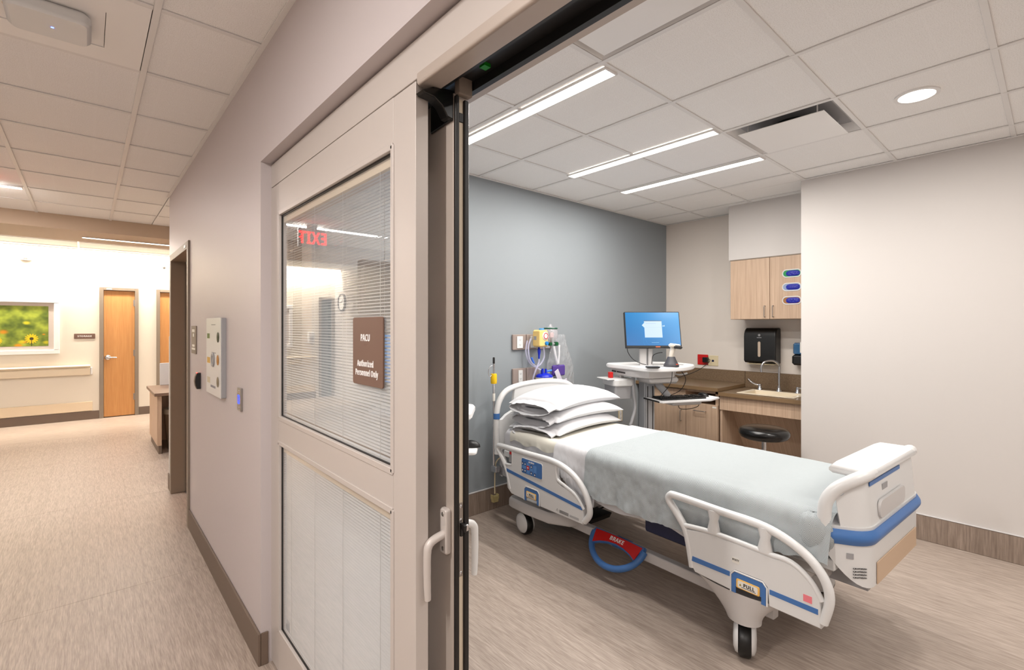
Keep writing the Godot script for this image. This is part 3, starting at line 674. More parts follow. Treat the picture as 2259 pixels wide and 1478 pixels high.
	part("rail", MB.new().at(Vector3.ZERO, FACE_PX).ext([Vector2(-0.03, 0.735), Vector2(-0.06, 0.74), Vector2(-0.068, 0.80), Vector2(-0.068, 0.84), Vector2(-0.045, 0.85), Vector2(-0.045, 0.865), Vector2(-0.075, 0.868), Vector2(-0.085, 0.885), Vector2(-0.07, 0.90), Vector2(-0.03, 0.90)], -2.4, 0.045, 0.0), mat(Color(0.90, 0.85, 0.76), 0.45), hr)
	part("end_cap", MB.new().bx(0.045, 0.074, 0.735, 0.86, 0.0, 0.07, 0.012), M.plastic, hr)
	part("bracket", MB.new().bx(-2.4, 0.04, 0.76, 0.88, 0.0, 0.035), mat(Color(0.86, 0.80, 0.70), 0.5), hr)
	solo("bumper_rail", MB.new().at(Vector3(0, 0, zf)).bx(-2.4, 0.074, 0.142, 0.295, 0.0, 0.02, 0.006), mat(Color(0.90, 0.83, 0.72), 0.5), "low cream crash rail just above the baseboard", "crash rail")
	var sn := thing("storage_sign", "small brown sign reading STORAGE beside wooden door", "sign", Vector3(-0.022, 1.367, zf))
	part("plate", MB.new().ext(rrect(-0.13, -0.042, 0.13, 0.042, 0.008), 0, 0.008, 0.002), M.sign, sn)
	text("lettering", "STORAGE", 0.026, sn, Vector3(0.0, 0, 0.009), FACE_PZ, M.white, true, 1.12)
	var al := thing("alarm_strobe", "small white alarm box high on the cream wall", "alarm", Vector3(-0.70, 2.60, zf))
	part("body", MB.new().box(Vector3(0, 0, 0.03), Vector3(0.15, 0.11, 0.06), 0.01), M.white, al)
	part("lens", MB.new().box(Vector3(0, -0.01, 0.065), Vector3(0.06, 0.04, 0.02), 0.008), M.plastic2, al)
	var oc := thing("ceiling_camera", "small dome camera on cream wall near the second door", "camera", Vector3(1.03, 2.60, zf))
	part("mount", MB.new().box(Vector3(0, 0.03, 0.03), Vector3(0.08, 0.08, 0.06), 0.01), M.ivory, oc)
	part("dome", MB.new().at(Vector3(0, -0.01, 0.06)).lathe([[0.0, -0.05], [0.03, -0.035], [0.042, 0.0], [0.045, 0.02]], 18), M.gray, oc)
	var ck := thing("wall_clock", "round white wall clock with dark rim", "clock", Vector3(-2.82, 2.04, -10.10))
	var cb := Basis(Vector3.BACK, -PI / 2)
	part("rim", MB.new().at(Vector3.ZERO, cb).lathe([[0.165, 0.03], [0.17, 0.045], [0.185, 0.04], [0.19, 0.0]], 40), M.dark, ck)
	part("face", MB.new().at(Vector3(0.02, 0, 0), cb).lathe([[0.17, 0.0], [0.17, 0.005], [0.0, 0.005]], 40), M.white, ck)
	var hd := MB.new(); hd.at(Vector3(0.029, 0, 0), Basis(Vector3.RIGHT, 0.8)).bx(-0.001, 0.001, -0.02, 0.10, -0.006, 0.006); hd.at(Vector3(0.031, 0, 0), Basis(Vector3.RIGHT, -1.6)).bx(-0.001, 0.001, -0.02, 0.13, -0.004, 0.004)
	part("hands", hd, M.ink, ck)
	var sd := thing("sanitizer_dispenser", "white hand sanitizer dispenser on cream wall by green door", "dispenser", Vector3(-2.29, 1.29, zf))
	part("body", MB.new().box(Vector3(0, 0, 0.05), Vector3(0.13, 0.24, 0.10), 0.02), M.plastic, sd)
	part("window", MB.new().box(Vector3(0, -0.02, 0.101), Vector3(0.07, 0.08, 0.004), 0.001), M.gray, sd)
	part("nozzle", MB.new().box(Vector3(0, -0.125, 0.06), Vector3(0.04, 0.02, 0.05), 0.004), M.gray, sd)
	# desk in the alcove
	var dk := thing("desk", "wood laminate desk end with dark top behind the wall corner", "desk", Vector3(0.60, 0, -7.05))
	part("top", MB.new().bx(0, 1.7, 0.695, 0.732, -1.0, 0, 0.004), mat(Color(0.50, 0.40, 0.33), 0.4), dk)
	part("side_panel", MB.new().bx(0.03, 0.075, 0.10, 0.695, -0.95, -0.04, 0.002), M.wood, dk)
	part("toe_kick", MB.new().bx(0.045, 0.075, 0.0, 0.10, -0.93, -0.05), M.taupe_base, dk)
	part("back_panel", MB.new().bx(0.075, 1.68, 0.0, 0.695, -0.95, -0.91), M.wood, dk)
	part("side_panel", MB.new().bx(1.62, 1.665, 0.0, 0.695, -0.91, -0.04), M.wood, dk)
	part("privacy_screen", MB.new().bx(0.14, 1.68, 0.732, 1.03, -0.98, -0.955, 0.004), M.plastic2, dk)
	var tb := thing("trash_bin", "tall beige waste bin under the desk", "waste bin", Vector3(0.86, 0, -7.36))
	part("body", MB.new().at(Vector3.ZERO).lathe([[0.0, 0.0], [0.10, 0.0], [0.145, 0.46], [0.135, 0.46], [0.0, 0.05]], 24), mat(Color(0.56, 0.47, 0.38), 0.6), tb)
	part("rim", MB.new().lathe([[0.138, 0.44], [0.155, 0.44], [0.155, 0.50], [0.138, 0.50]], 24), mat(Color(0.76, 0.70, 0.62), 0.6), tb)
func flower_print() -> StandardMaterial3D:
	var n := FastNoiseLite.new(); n.seed = 4; n.frequency = 0.012; n.fractal_octaves = 3
	var W = 512; var H = 240
	var px := Image.create(W, H, false, Image.FORMAT_RGB8)
	var rng := RandomNumberGenerator.new(); rng.seed = 5
	var blobs := []
	for k in 26: blobs.append([rng.randf() * W, 90 + rng.randf() * 150, 6 + rng.randf() * 12, [Color(0.9, 0.55, 0.05), Color(0.85, 0.8, 0.1), Color(0.75, 0.75, 0.3)][k % 3]])
	var fl = [[440.0, 195.0, 30.0], [150.0, 185.0, 26.0], [300.0, 205.0, 22.0]]
	for y in H:
		for x in W:
			var v = n.get_noise_2d(x, y) * 0.5 + 0.5
			var c = Color(0.28, 0.36, 0.09).lerp(Color(0.66, 0.72, 0.25), clampf(v * 1.5 - 0.25 + (0.12 if y < 80 else 0.0), 0, 1))
			for b in blobs:
				var d = Vector2(x - b[0], (y - b[1]) * 1.4).length() / b[2]
				if d < 1.5: c = c.lerp(b[3], (1 - smoothstep(0.3, 1.5, d)) * 0.8)
			for q in fl:
				var dx = x - q[0]; var dy = y - q[1]
				var r = sqrt(dx * dx + dy * dy); var a = atan2(dy, dx)
				if r < q[2] * (0.55 + 0.45 * absf(cos(a * 7))) : c = Color(0.95, 0.78, 0.05)
				if r < q[2] * 0.3: c = Color(0.25, 0.22, 0.05)
				if absf(dx) < 1.5 and dy > q[2] * 0.3: c = Color(0.2, 0.22, 0.05)
			px.set_pixel(x, y, c)
	var m := StandardMaterial3D.new(); m.roughness = 0.5
	m.albedo_texture = ImageTexture.create_from_image(px)
	m.uv1_scale = Vector3(1.0 / 1.342, -1.0 / 0.624, 1); m.uv1_offset = Vector3(0.5, 0.5, 0)
	return m
# ---------------------------------------------------------------- hospital bed: local x across (away from door), -z towards the head
func B(a, h, b) -> Vector3: return Vector3(b, h, -a)
func hp(list: Array, b: float) -> Array:   # [[a, h], ...] -> points on the rail plane
	var o := []
	for p in list: o.append(Vector3(b, p[1], -p[0]))
	return o
func p2(list: Array) -> Array:
	var o := []
	for p in list: o.append(Vector2(-p[0], p[1]))
	return o
func wob(n: FastNoiseLite, x, y, k := 1.0) -> float: return n.get_noise_2d(x * k, y * k)
func cloth(called, parent, mt, a0: Callable, a1: Callable, half: float, top: float, rad: float, near_hem: Callable, far_hem: Callable, lift: float, amp: float, sd: int, na: int, nb: int, hang := 0.0) -> MeshInstance3D:
	# a sheet laid over the mattress: across from the near hem, over the top, to the far hem
	var n := FastNoiseLite.new(); n.seed = sd; n.frequency = 1.0
	var m := MB.new()
	m.surf(func(u, v):
		var am = lerpf(a0.call(0.5), a1.call(0.5), u)
		var hn: float = near_hem.call(am); var hf: float = far_hem.call(am)
		var dn = maxf(top - rad - hn, 0.001); var df = maxf(top - rad - hf, 0.001)
		var arc = rad * PI / 2
		var flat = 2 * (half - rad)
		var L = dn + arc + flat + arc + df
		var s = v * L
		var vv = clampf((s - dn - arc) / flat, 0, 1)
		var a = lerpf(a0.call(vv), a1.call(vv), u)
		var p: Vector3; var nr: Vector3
		if s < dn:
			p = B(a, hn + s, -half); nr = Vector3(-1, 0, 0)
			var q = 1 - s / dn
			p.x -= hang * q + q * amp * 2.5 * wob(n, a * 9, s * 3)
			p.y += amp * 1.5 * q * wob(n, a * 12, 7)
		elif s < dn + arc:
			var t = (s - dn) / rad
			p = B(a, top - rad + sin(t) * rad, -half + rad - cos(t) * rad); nr = Vector3(-cos(t), sin(t), 0)
		elif s < dn + arc + flat:
			p = B(a, top, -half + rad + (s - dn - arc)); nr = Vector3.UP
		elif s < dn + 2 * arc + flat:
			var t = (s - dn - arc - flat) / rad
			p = B(a, top - rad + cos(t) * rad, half - rad + sin(t) * rad); nr = Vector3(sin(t), cos(t), 0)
		else:
			p = B(a, top - rad - (s - dn - 2 * arc - flat), half); nr = Vector3(1, 0, 0)
		return p + nr * (lift + amp * (wob(n, a * 5, s * 5) * 0.6 + wob(n, a * 14 + 3, s * 11) * 0.4) * (0.35 if nr.y > 0.9 else 1.0)), na, nb, 0.003, Vector2(1, 1))
	return part(called, m, mt, parent)
func oval_pts(list: Array, sub := 5) -> Array: return smooth_path(list, sub)
func rail_text_patch(parent, called, a0, a1, h0, h1, b, mt): return part(called, MB.new().at(Vector3(b, 0, 0), FACE_MX).ext(p2([[a0, h0], [a1, h0], [a1, h1], [a0, h1]]), 0, 0.0012), mt, parent)
func side_rails(bd: Node3D, sg: int):
	# sg -1: the side towards the door, with its controls; +1: the far side
	var b = 0.52 * sg
	var bi = b - 0.028 * sg     # panel plane, slightly inboard of the tube
	var face = Basis(Vector3(0, 0, 1), Vector3(0, 1, 0), Vector3(sg, 0, 0))
	var fr := MB.new()
	# foot rail: rim, two posts and panel
	var rim = smooth_path(hp([[0.683, 0.345], [0.715, 0.50], [0.765, 0.575], [0.815, 0.632], [0.808, 0.662], [0.765, 0.667], [0.55, 0.660], [0.34, 0.652], [0.20, 0.605], [0.12, 0.535], [0.092, 0.45], [0.115, 0.345]], b - 0.014 * sg), 7)
	fr.tube(rim, 0.0185, 12, false, Vector3(1, 0, 0))
	for pa in [[0.574, 0.56, 0.655], [0.339, 0.555, 0.65]]: fr.tube([B(pa[0], pa[1] - 0.01, b - 0.014 * sg), B(pa[0], (pa[1] + pa[2]) / 2, b - 0.014 * sg), B(pa[0], pa[2], b - 0.014 * sg)], [0.034, 0.022, 0.034], 12, false, Vector3(0, 0, 1), 0.6)
	fr.at(Vector3(bi, 0, 0), face)
	fr.ext(p2(smooth2([[0.725, 0.522], [0.60, 0.540], [0.45, 0.540], [0.32, 0.535], [0.235, 0.535], [0.165, 0.495], [0.125, 0.44], [0.118, 0.40]]) + [[0.118, 0.322], [0.318, 0.322], [0.325, 0.40], [0.345, 0.418], [0.465, 0.418], [0.483, 0.40], [0.486, 0.320], [0.665, 0.330], [0.685, 0.36], [0.70, 0.45]]), -0.012, 0.028, 0.004)
	fr.at(Vector3.ZERO)
	fr.tube(smooth_path(hp([[0.735, 0.535], [0.60, 0.548], [0.45, 0.548], [0.32, 0.543], [0.23, 0.54], [0.16, 0.495], [0.118, 0.43]], b - 0.010 * sg), 5), 0.012, 10, false, Vector3(1, 0, 0))
	var foot := part("foot_side_rail", fr, M.plastic, bd)
	fr = MB.new()
	rim = smooth_path(hp([[2.13, 0.345], [2.175, 0.46], [2.225, 0.535], [2.29, 0.598], [2.288, 0.622], [2.25, 0.632], [1.96, 0.637], [1.68, 0.640], [1.52, 0.603], [1.42, 0.535], [1.372, 0.455], [1.365, 0.39], [1.405, 0.335]], b - 0.014 * sg), 7)
	fr.tube(rim, 0.019, 12, false, Vector3(1, 0, 0))
	fr.at(Vector3(bi, 0, 0), face)
	fr.ext(p2([[2.165, 0.515], [2.125, 0.52], [2.105, 0.535], [2.10, 0.622], [1.655, 0.628], [1.65, 0.55], [1.635, 0.52]] + smooth2([[1.60, 0.505], [1.52, 0.495], [1.45, 0.455], [1.405, 0.40]]) + [[1.405, 0.318], [1.80, 0.314], [1.808, 0.385], [1.83, 0.405], [1.945, 0.405], [1.966, 0.385], [1.97, 0.314], [2.115, 0.316], [2.16, 0.345], [2.18, 0.45]]), -0.012, 0.028, 0.004)
	fr.at(Vector3.ZERO)
	fr.tube(smooth_path(hp([[1.652, 0.632], [1.648, 0.56], [1.63, 0.53], [1.56, 0.508], [1.47, 0.475], [1.405, 0.41]], b - 0.008 * sg), 5), 0.010, 10, false, Vector3(1, 0, 0))
	fr.tube(smooth_path(hp([[2.19, 0.512], [2.13, 0.518], [2.108, 0.53], [2.106, 0.56], [2.106, 0.628]], b - 0.008 * sg), 5), 0.010, 10, false, Vector3(1, 0, 0))
	var head := part("head_side_rail", fr, M.plastic, bd)
	if sg > 0: return
	var bo = bi - 0.0282
	# stripes
	part("blue_stripe", MB.new().at(Vector3(bo, 0, 0), FACE_MX).ext(p2([[0.676, 0.404], [0.489, 0.404], [0.489, 0.382], [0.680, 0.380]]), 0, 0.0012), M.blue, foot)
	part("blue_stripe", MB.new().at(Vector3(bo, 0, 0), FACE_MX).ext(p2([[0.314, 0.397], [0.128, 0.397], [0.128, 0.375], [0.314, 0.376]]), 0, 0.0012), M.blue, foot)
	part("blue_stripe", MB.new().at(Vector3(bo, 0, 0), FACE_MX).ext(p2([[2.172, 0.487], [1.412, 0.424], [1.412, 0.404], [2.166, 0.464]]), 0, 0.0012), M.blue, head)
	for r in [[0.405, 0.485, 0.318, foot], [1.887, 0.47, 0.314, head]]:
		var c = r[0]; var hm = r[2]
		var pl := part("release_recess", MB.new().at(Vector3(bo, 0, 0), FACE_MX).ext(p2([[c + 0.076, hm], [c + 0.076, hm + 0.078], [c + 0.060, hm + 0.094], [c - 0.060, hm + 0.094], [c - 0.076, hm + 0.078], [c - 0.076, hm], [c - 0.056, hm], [c - 0.056, hm + 0.03], [c + 0.056, hm + 0.03], [c + 0.056, hm]]), -0.002, 0.0022, 0.001), M.blue, r[3])
		part("recess_trim", MB.new().tube(hp([[c + 0.08, hm], [c + 0.08, hm + 0.078], [c + 0.062, hm + 0.098], [c - 0.062, hm + 0.098], [c - 0.08, hm + 0.078], [c - 0.08, hm]], bo), 0.004, 8, false, Vector3(1, 0, 0)), M.plastic, r[3])
		part("release_handle", MB.new().at(Vector3(bo - 0.002, 0, 0), FACE_MX).ext(rrect(-c - 0.052, hm + 0.03, -c + 0.052, hm + 0.071, 0.007), 0, 0.005, 0.0015), M.amber, r[3])
		part("release_label", MB.new().at(Vector3(bo - 0.007, 0, 0), FACE_MX).ext(rrect(-c - 0.044, hm + 0.035, -c + 0.044, hm + 0.066, 0.005), 0, 0.0008), M.label, r[3])
		text("lettering", "PULL", 0.0155, r[3], B(c - 0.006, hm + 0.052, bo - 0.0082), FACE_MX, M.ink)
		part("warning_triangle", MB.new().at(Vector3(bo - 0.0078, 0, 0), FACE_MX).ext([Vector2(-c - 0.037, hm + 0.045), Vector2(-c - 0.027, hm + 0.045), Vector2(-c - 0.032, hm + 0.055)], 0, 0.0008), mat(Color(0.55, 0.5, 0.05), 0.5), r[3])
		part("fine_print", MB.new().at(Vector3(bo - 0.0078, 0, 0), FACE_MX).bx(-c - 0.027, -c + 0.036, hm + 0.0395, hm + 0.0415, 0, 0.0006), M.ink, r[3])
	# asset tag and stickers
	rail_text_patch(foot, "asset_tag", 0.445, 0.478, 0.452, 0.476, bo, M.label)
	text("lettering", "01377", 0.008, foot, B(0.4615, 0.467, bo - 0.0018), FACE_MX, M.ink)
	rail_text_patch(foot, "pink_sticker", 0.15, 0.182, 0.408, 0.436, bo, M.pink)
	part("warning_mark", MB.new().tube(closed3([Vector2(-1.641, 0.336), Vector2(-1.623, 0.336), Vector2(-1.632, 0.351)], bo), 0.0011, 6, true, Vector3(1, 0, 0)), M.ink, head)
	for k in 4: rail_text_patch(head, "fine_print", 1.575 - 0.045, 1.612, 0.3475 - k * 0.005, 0.349 - k * 0.005, bo, M.ink)
	for k in 3: rail_text_patch(head, "fine_print", 1.44, 1.52, 0.3445 - k * 0.005, 0.346 - k * 0.005, bo, M.gray)
	# control panel
	var cp := part("control_panel", MB.new().at(Vector3(bo, 0, 0), FACE_MX).ext(rrect(-1.992, 0.500, -1.778, 0.600, 0.012), -0.001, 0.004, 0.0012), M.blue, head)
	part("panel_rim", MB.new().tube(closed3(rrect(-1.995, 0.497, -1.775, 0.603, 0.014), bo), 0.0032, 6, true, Vector3(1, 0, 0)), M.plastic, head)
	for r in [[-1.985, -1.940, 0.515, 0.580], [-1.936, -1.905, 0.506, 0.580], [-1.900, -1.868, 0.505, 0.575], [-1.862, -1.832, 0.505, 0.575]]: part("key_field", MB.new().at(Vector3(bo - 0.004, 0, 0), FACE_MX).bx(r[0], r[1], r[2], r[3], 0, 0.0008), M.blue_light, cp)
	for r in [[-1.978, 0.568], [-1.950, 0.568], [-1.978, 0.522], [-1.950, 0.522], [-1.884, 0.562], [-1.884, 0.518], [-1.847, 0.515]]:
		part("key", MB.new().at(Vector3(bo - 0.0048, 0, 0), FACE_MX).bx(r[0] - 0.010, r[0] + 0.010, r[1] - 0.011, r[1] + 0.011, 0, 0.001), mat(Color(0.08, 0.22, 0.45), 0.4), cp)
		part("key_symbol", MB.new().at(Vector3(bo - 0.0058, 0, 0), FACE_MX).ext([Vector2(r[0] - 0.006, r[1] - 0.006), Vector2(r[0] + 0.006, r[1] - 0.006), Vector2(r[0], r[1] + 0.007)], 0, 0.0008), M.white, cp)
	part("nurse_call_key", MB.new().at(Vector3(bo - 0.0048, 0, 0), FACE_MX).bx(-1.934, -1.907, 0.533, 0.560, 0, 0.0012), M.red, cp)
	part("cross_symbol", MB.new().at(Vector3(bo - 0.006, 0, 0), FACE_MX).bx(-1.928, -1.913, 0.5445, 0.5485, 0, 0.0008).bx(-1.9225, -1.9185, 0.539, 0.554, 0, 0.0008), M.white, cp)
	text("lettering", "stryker", 0.0125, cp, B(1.885, 0.589, bo - 0.005), FACE_MX, M.white)
	part("bed_tag", MB.new().at(Vector3(b + 0.012, 0, 0), FACE_MX).bx(-2.155, -2.108, 0.535, 0.595, 0, 0.001), M.gray, head)
	part("red_label", MB.new().at(Vector3(b + 0.011, 0, 0), FACE_MX).bx(-2.150, -2.108, 0.592, 0.612, 0, 0.001), M.red, head)
func closed3(pts: Array, b: float) -> Array:
	var o := []
	for p in pts: o.append(Vector3(b, p.y, p.x))
	return o
func smooth2(pts: Array) -> Array:
	var v := []
	for p in pts: v.append(Vector2(p[0], p[1]))
	var o := []
	for p in smooth_path(v, 5): o.append([p.x, p.y])
	return o
func caster(bd, at: Vector3, turn: float, big := true):
	var c := part("caster", MB.new().at(at + Vector3(0, 0.155, 0)).lathe([[0.0, -0.03], [0.02, -0.03], [0.02, 0.06], [0.0, 0.06]], 14), M.steel, bd)
	var fb = Basis(Vector3.UP, turn) * Basis(Vector3.BACK, PI / 2)
	part("tread", MB.new().at(at + Vector3(0, 0.075, 0), fb).lathe([[0.05, -0.026], [0.070, -0.026], [0.075, -0.018], [0.075, 0.018], [0.070, 0.026], [0.05, 0.026]], 32), M.black, c)
	for s in [-1, 1]: part("wheel_cover", MB.new().at(at + Vector3(0, 0.085, 0), fb).lathe([[0.0, s * 0.05], [0.045, s * 0.048], [0.066, s * 0.040], [0.071, s * 0.028], [0.066, s * 0.027], [0.0, s * 0.027]] if s > 0 else [[0.0, -0.027], [0.066, -0.027], [0.071, -0.028], [0.066, -0.040], [0.045, -0.048], [0.0, -0.05]], 32), M.plastic, c)
func bed():
	var bd := thing("hospital_bed", "white electric hospital bed with blue trim and lowered side rails", "bed", Vector3(2.69, 0, -0.47), deg_to_rad(-3.5))
	# base frame
	var m := MB.new()
	for s in [-1, 1]: m.bx(s * 0.30 - 0.025, s * 0.30 + 0.025, 0.155, 0.215, -2.12, -0.38, 0.008)
	m.bx(-0.42, 0.42, 0.165, 0.225, -0.52, -0.42, 0.008); m.bx(-0.42, 0.42, 0.165, 0.225, -2.14, -2.04, 0.008)
	part("base_frame", m, M.plastic2, bd)
	for a in [0.62, 1.85]: part("lift_column", MB.new().bx(-0.14, 0.14, 0.20, 0.46, -a - 0.09, -a + 0.09, 0.01), M.gray, bd)
	part("litter_frame", MB.new().bx(-0.33, 0.33, 0.44, 0.525, -2.25, -0.16, 0.01), M.plastic2, bd)
	part("drive_housing", MB.new().bx(-0.33, -0.05, 0.335, 0.44, -1.10, -0.80, 0.01), M.navy, bd)
	part("battery_housing", MB.new().at(Vector3(0, 0, 0), FACE_MX).ext(p2([[2.19, 0.16], [1.70, 0.16], [1.72, 0.12], [1.9, 0.085], [2.1, 0.075], [2.17, 0.10]]), -0.1, 0.25, 0.01), M.black, bd)
	part("mattress_deck", MB.new().bx(-0.43, 0.43, 0.525, 0.575, -2.33, -0.10, 0.008), M.plastic, bd)
	# caster covers
	for s in [-1, 1]:
		m = MB.new()
		m.surf(func(u, v):
			var an = u * TAU
			var t = v
			var ra = lerpf(0.075, 0.22, pow(t, 1.6)); var rb = lerpf(0.062, 0.085, t)
			return B(0.470 + 0.03 * t + cos(an) * ra, 0.162 + 0.15 * t, s * 0.425 + sin(an) * rb), 32, 8, 0, Vector2.ONE, -1.0)
		m.surf(func(u, v): return B(0.470 + cos(u * TAU) * 0.075 * v, 0.162 - 0.0 * v, s * 0.425 + sin(u * TAU) * 0.062 * v), 32, 1)
		part("caster_cover", m, M.plastic2, bd)
		m = MB.new(); m.at(Vector3(0, 0, 0), Basis(Vector3(1, 0, 0), Vector3(0, 0, 1), Vector3(0, 1, 0)))
		m.ext([Vector2(s * 0.30, -2.25), Vector2(s * 0.44, -2.24), Vector2(s * 0.475, -2.20), Vector2(s * 0.48, -2.02), Vector2(s * 0.46, -1.80), Vector2(s * 0.38, -1.66), Vector2(s * 0.30, -1.62)], 0.178, 0.255, 0.02)
		part("caster_cover", m, M.plastic2, bd)
		caster(bd, B(0.463, 0.0, s * 0.434), deg_to_rad(-64) if s < 0 else 0.6)
		caster(bd, B(2.10, 0.0, s * 0.40), deg_to_rad(-8) if s < 0 else 0.2)
	side_rails(bd, -1); side_rails(bd, 1)
	m = MB.new()
	for s in [-1, 1]:
		for a in [0.42, 1.88]: m.bx(s * 0.42, s * 0.50, 0.36, 0.42, -a - 0.06, -a + 0.06, 0.006)
		for a in [0.42, 1.88]: m.bx(s * 0.30, s * 0.43, 0.38, 0.50, -a - 0.04, -a + 0.04, 0.006)
	part("rail_bracket", m, M.gray, bd)
	# brake pedal
	var brk := Basis(Vector3(0, 0, 1), Vector3(0.707, 0.707, 0), Vector3(-0.707, 0.707, 0))
	m = MB.new(); m.at(B(1.285, 0.205, -0.345), brk)
	var arc := []
	for k in 25:
		var t = PI + PI * k / 24.0
		arc.append(Vector3(cos(t) * 0.19, sin(t) * 0.165 + 0.01, 0))
	m.tube(arc, 0.019, 12, false, Vector3(0, 0, 1), 1.0)
	m.ext([Vector2(-0.20, -0.01), Vector2(0.20, -0.01), Vector2(0.19, 0.035), Vector2(-0.19, 0.035)], -0.014, 0.014, 0.005)
	var sec := []
	for k in 13: sec.append(Vector2(cos(PI + PI * (0.08 + 0.84 * k / 12.0)) * 0.155, -0.03 + sin(PI + PI * (0.08 + 0.84 * k / 12.0)) * 0.045))
	m.ext([Vector2(-0.185, 0.0), Vector2(0.185, 0.0), Vector2(0.17, -0.07), Vector2(0.12, -0.045), Vector2(0.06, -0.028), Vector2(0.0, -0.022), Vector2(-0.06, -0.028), Vector2(-0.12, -0.045), Vector2(-0.17, -0.07)], -0.008, 0.010, 0.003)
	var pd := part("brake_pedal", m, M.blue, bd)
	m = MB.new(); m.at(B(1.285, 0.205, -0.345), brk)
	m.ext([Vector2(-0.178, 0.026), Vector2(-0.06, 0.030), Vector2(0.06, 0.030), Vector2(0.178, 0.026), Vector2(0.16, -0.058), Vector2(0.115, -0.035), Vector2(0.06, -0.020), Vector2(0.0, -0.014), Vector2(-0.06, -0.020), Vector2(-0.115, -0.035), Vector2(-0.16, -0.058)], 0.010, 0.0155, 0.001)
	part("red_band", m, M.red, pd)
	text("lettering", "BRAKE", 0.025, pd, B(1.285, 0.205, -0.345) + brk * Vector3(0, 0.007, 0.0165), brk, M.white)
	part("pedal_arm", MB.new().bx(-0.34, -0.27, 0.165, 0.215, -1.34, -1.22, 0.006), M.blue, bd)
	# foot board: follows a shallow bow in plan
	var plan = func(s: float) -> Vector2:   # s across -> (b, a)
		var e = maxf(absf(s) - 0.30, 0.0)
		var ang = minf(e / 0.12, 1.0) * 1.05
		var R = 0.12 / 1.05
		var ex = sin(ang) * R + maxf(e - 0.12, 0.0) * cos(1.05)
		var ea = (1 - cos(ang)) * R + maxf(e - 0.12, 0.0) * sin(1.05)
		return Vector2(signf(s) * (minf(absf(s), 0.30) + ex), ea)
	m = MB.new()
	m.surf(func(u, v):
		var s = lerpf(-0.50, 0.50, v); var p = plan.call(s)
		var e = clampf((absf(s) - 0.33) / 0.17, 0, 1)
		return B(p.y + 0.0, lerpf(0.472 + 0.13 * e * e, 0.715, u), p.x), 4, 48, 0.04, Vector2.ONE, -1.0)
	m.surf(func(u, v):
		var s = lerpf(-0.445, 0.445, v); var p = plan.call(s)
		return B(p.y + 0.004 + 0.02 * u, lerpf(0.70, 0.925 - 0.10 * smoothstep(0.34, 0.445, absf(s)), u), p.x), 6, 40, 0.035, Vector2.ONE, -1.0)
	for s in [-1, 1]:
		var pth := []
		for q in [[0.485, 0.69], [0.486, 0.75], [0.478, 0.81], [0.445, 0.86], [0.395, 0.895], [0.34, 0.915], [0.27, 0.922]]:
			var p: Vector2 = plan.call(q[0] * s)
			pth.append(B(p.y + 0.022, q[1], p.x))
		m.tube(smooth_path(pth, 5), 0.026, 12, false, Vector3(1, 0, 0), 1.0)
	m.ext([Vector2(0, 0), Vector2(0, 0.001), Vector2(0.001, 0)], 0, 0.0001)
	var fb := part("foot_board", m, M.plastic, bd)
	m = MB.new(); m.at(Vector3(0, 0.900, 0), Basis(Vector3(1, 0, 0), Vector3(0, 0, -1), Vector3(0, 1, 0)))
	m.ext([Vector2(-0.30, -0.004), Vector2(0.30, -0.004), Vector2(0.34, 0.03), Vector2(0.33, 0.155), Vector2(0.25, 0.165), Vector2(-0.25, 0.165), Vector2(-0.33, 0.155), Vector2(-0.34, 0.03)], 0.0, 0.035, 0.012)
	part("top_ledge", m, M.plastic, fb)
	m = MB.new()
	m.surf(func(u, v):
		var s = lerpf(-0.505, 0.505, v); var p = plan.call(s)
		var o = 0.014 * sin(clampf(u, 0.02, 0.98) * PI) + 0.004
		var q: Vector2 = plan.call(s + 0.001 if s < 0.5 else s) - plan.call(s - 0.001 if s > -0.5 else s)
		var nn = Vector2(-q.y, q.x).normalized()
		return B(p.y - absf(nn.y) * o, lerpf(0.645, 0.705, u), p.x - nn.x * o), 8, 48, 0.02, Vector2.ONE, -1.0)
	part("blue_bumper", m, M.blue, fb)
	part("blue_strip", MB.new().at(Vector3(0, 0, -0.018)).bx(-0.31, 0.10, 0.872, 0.888, 0, 0.0035, 0.0), M.blue, fb)
	part("tan_panel", MB.new().bx(-0.285, 0.285, 0.474, 0.565, 0, 0.006, 0.003), M.tan, fb)
	part("hand_recess", MB.new().ext(rrect(-0.235, 0.725, 0.12, 0.80, 0.03), -0.01, 0.0015, 0.001), M.plastic2, fb)
	part("latch_slot", MB.new().bx(-0.15, -0.08, 0.825, 0.85, -0.016, -0.0145), M.gray, fb)
	var wp: Vector2 = plan.call(-0.42)
	var wb = Basis(Vector3.UP, -1.0)
	part("latch_slot", MB.new().at(B(wp.y - 0.001, 0.60, wp.x), wb).bx(-0.012, 0.012, -0.011, 0.011, -0.002, 0.0015), M.gray, fb)
	for k in 4:
		text("caution_print", "CAUTION:", 0.0055, fb, B(plan.call(-0.385).y - 0.0015, 0.553 - k * 0.012, plan.call(-0.385).x), Basis(Vector3.UP, -0.75), M.ink, true, 1.5)
	# head board
	m = MB.new()
	var hpath := []
	for q in [[-0.437, 0.53], [-0.443, 0.70], [-0.443, 0.84], [-0.415, 0.94], [-0.35, 1.012], [-0.22, 1.048], [0.0, 1.062], [0.22, 1.048], [0.35, 1.012], [0.415, 0.94], [0.443, 0.84], [0.443, 0.70], [0.437, 0.53]]: hpath.append(B(2.40, q[1], q[0]))
	m.tube(smooth_path(hpath, 5), 0.023, 12, false, Vector3(0, 0, 1))
	m.at(B(2.40, 0, 0))
	m.ext([Vector2(-0.30, 0.53), Vector2(0.30, 0.53), Vector2(0.30, 0.86), Vector2(0.275, 1.03), Vector2(0.12, 1.055), Vector2(-0.12, 1.055), Vector2(-0.275, 1.03), Vector2(-0.30, 0.86)], -0.014, 0.014, 0.006)
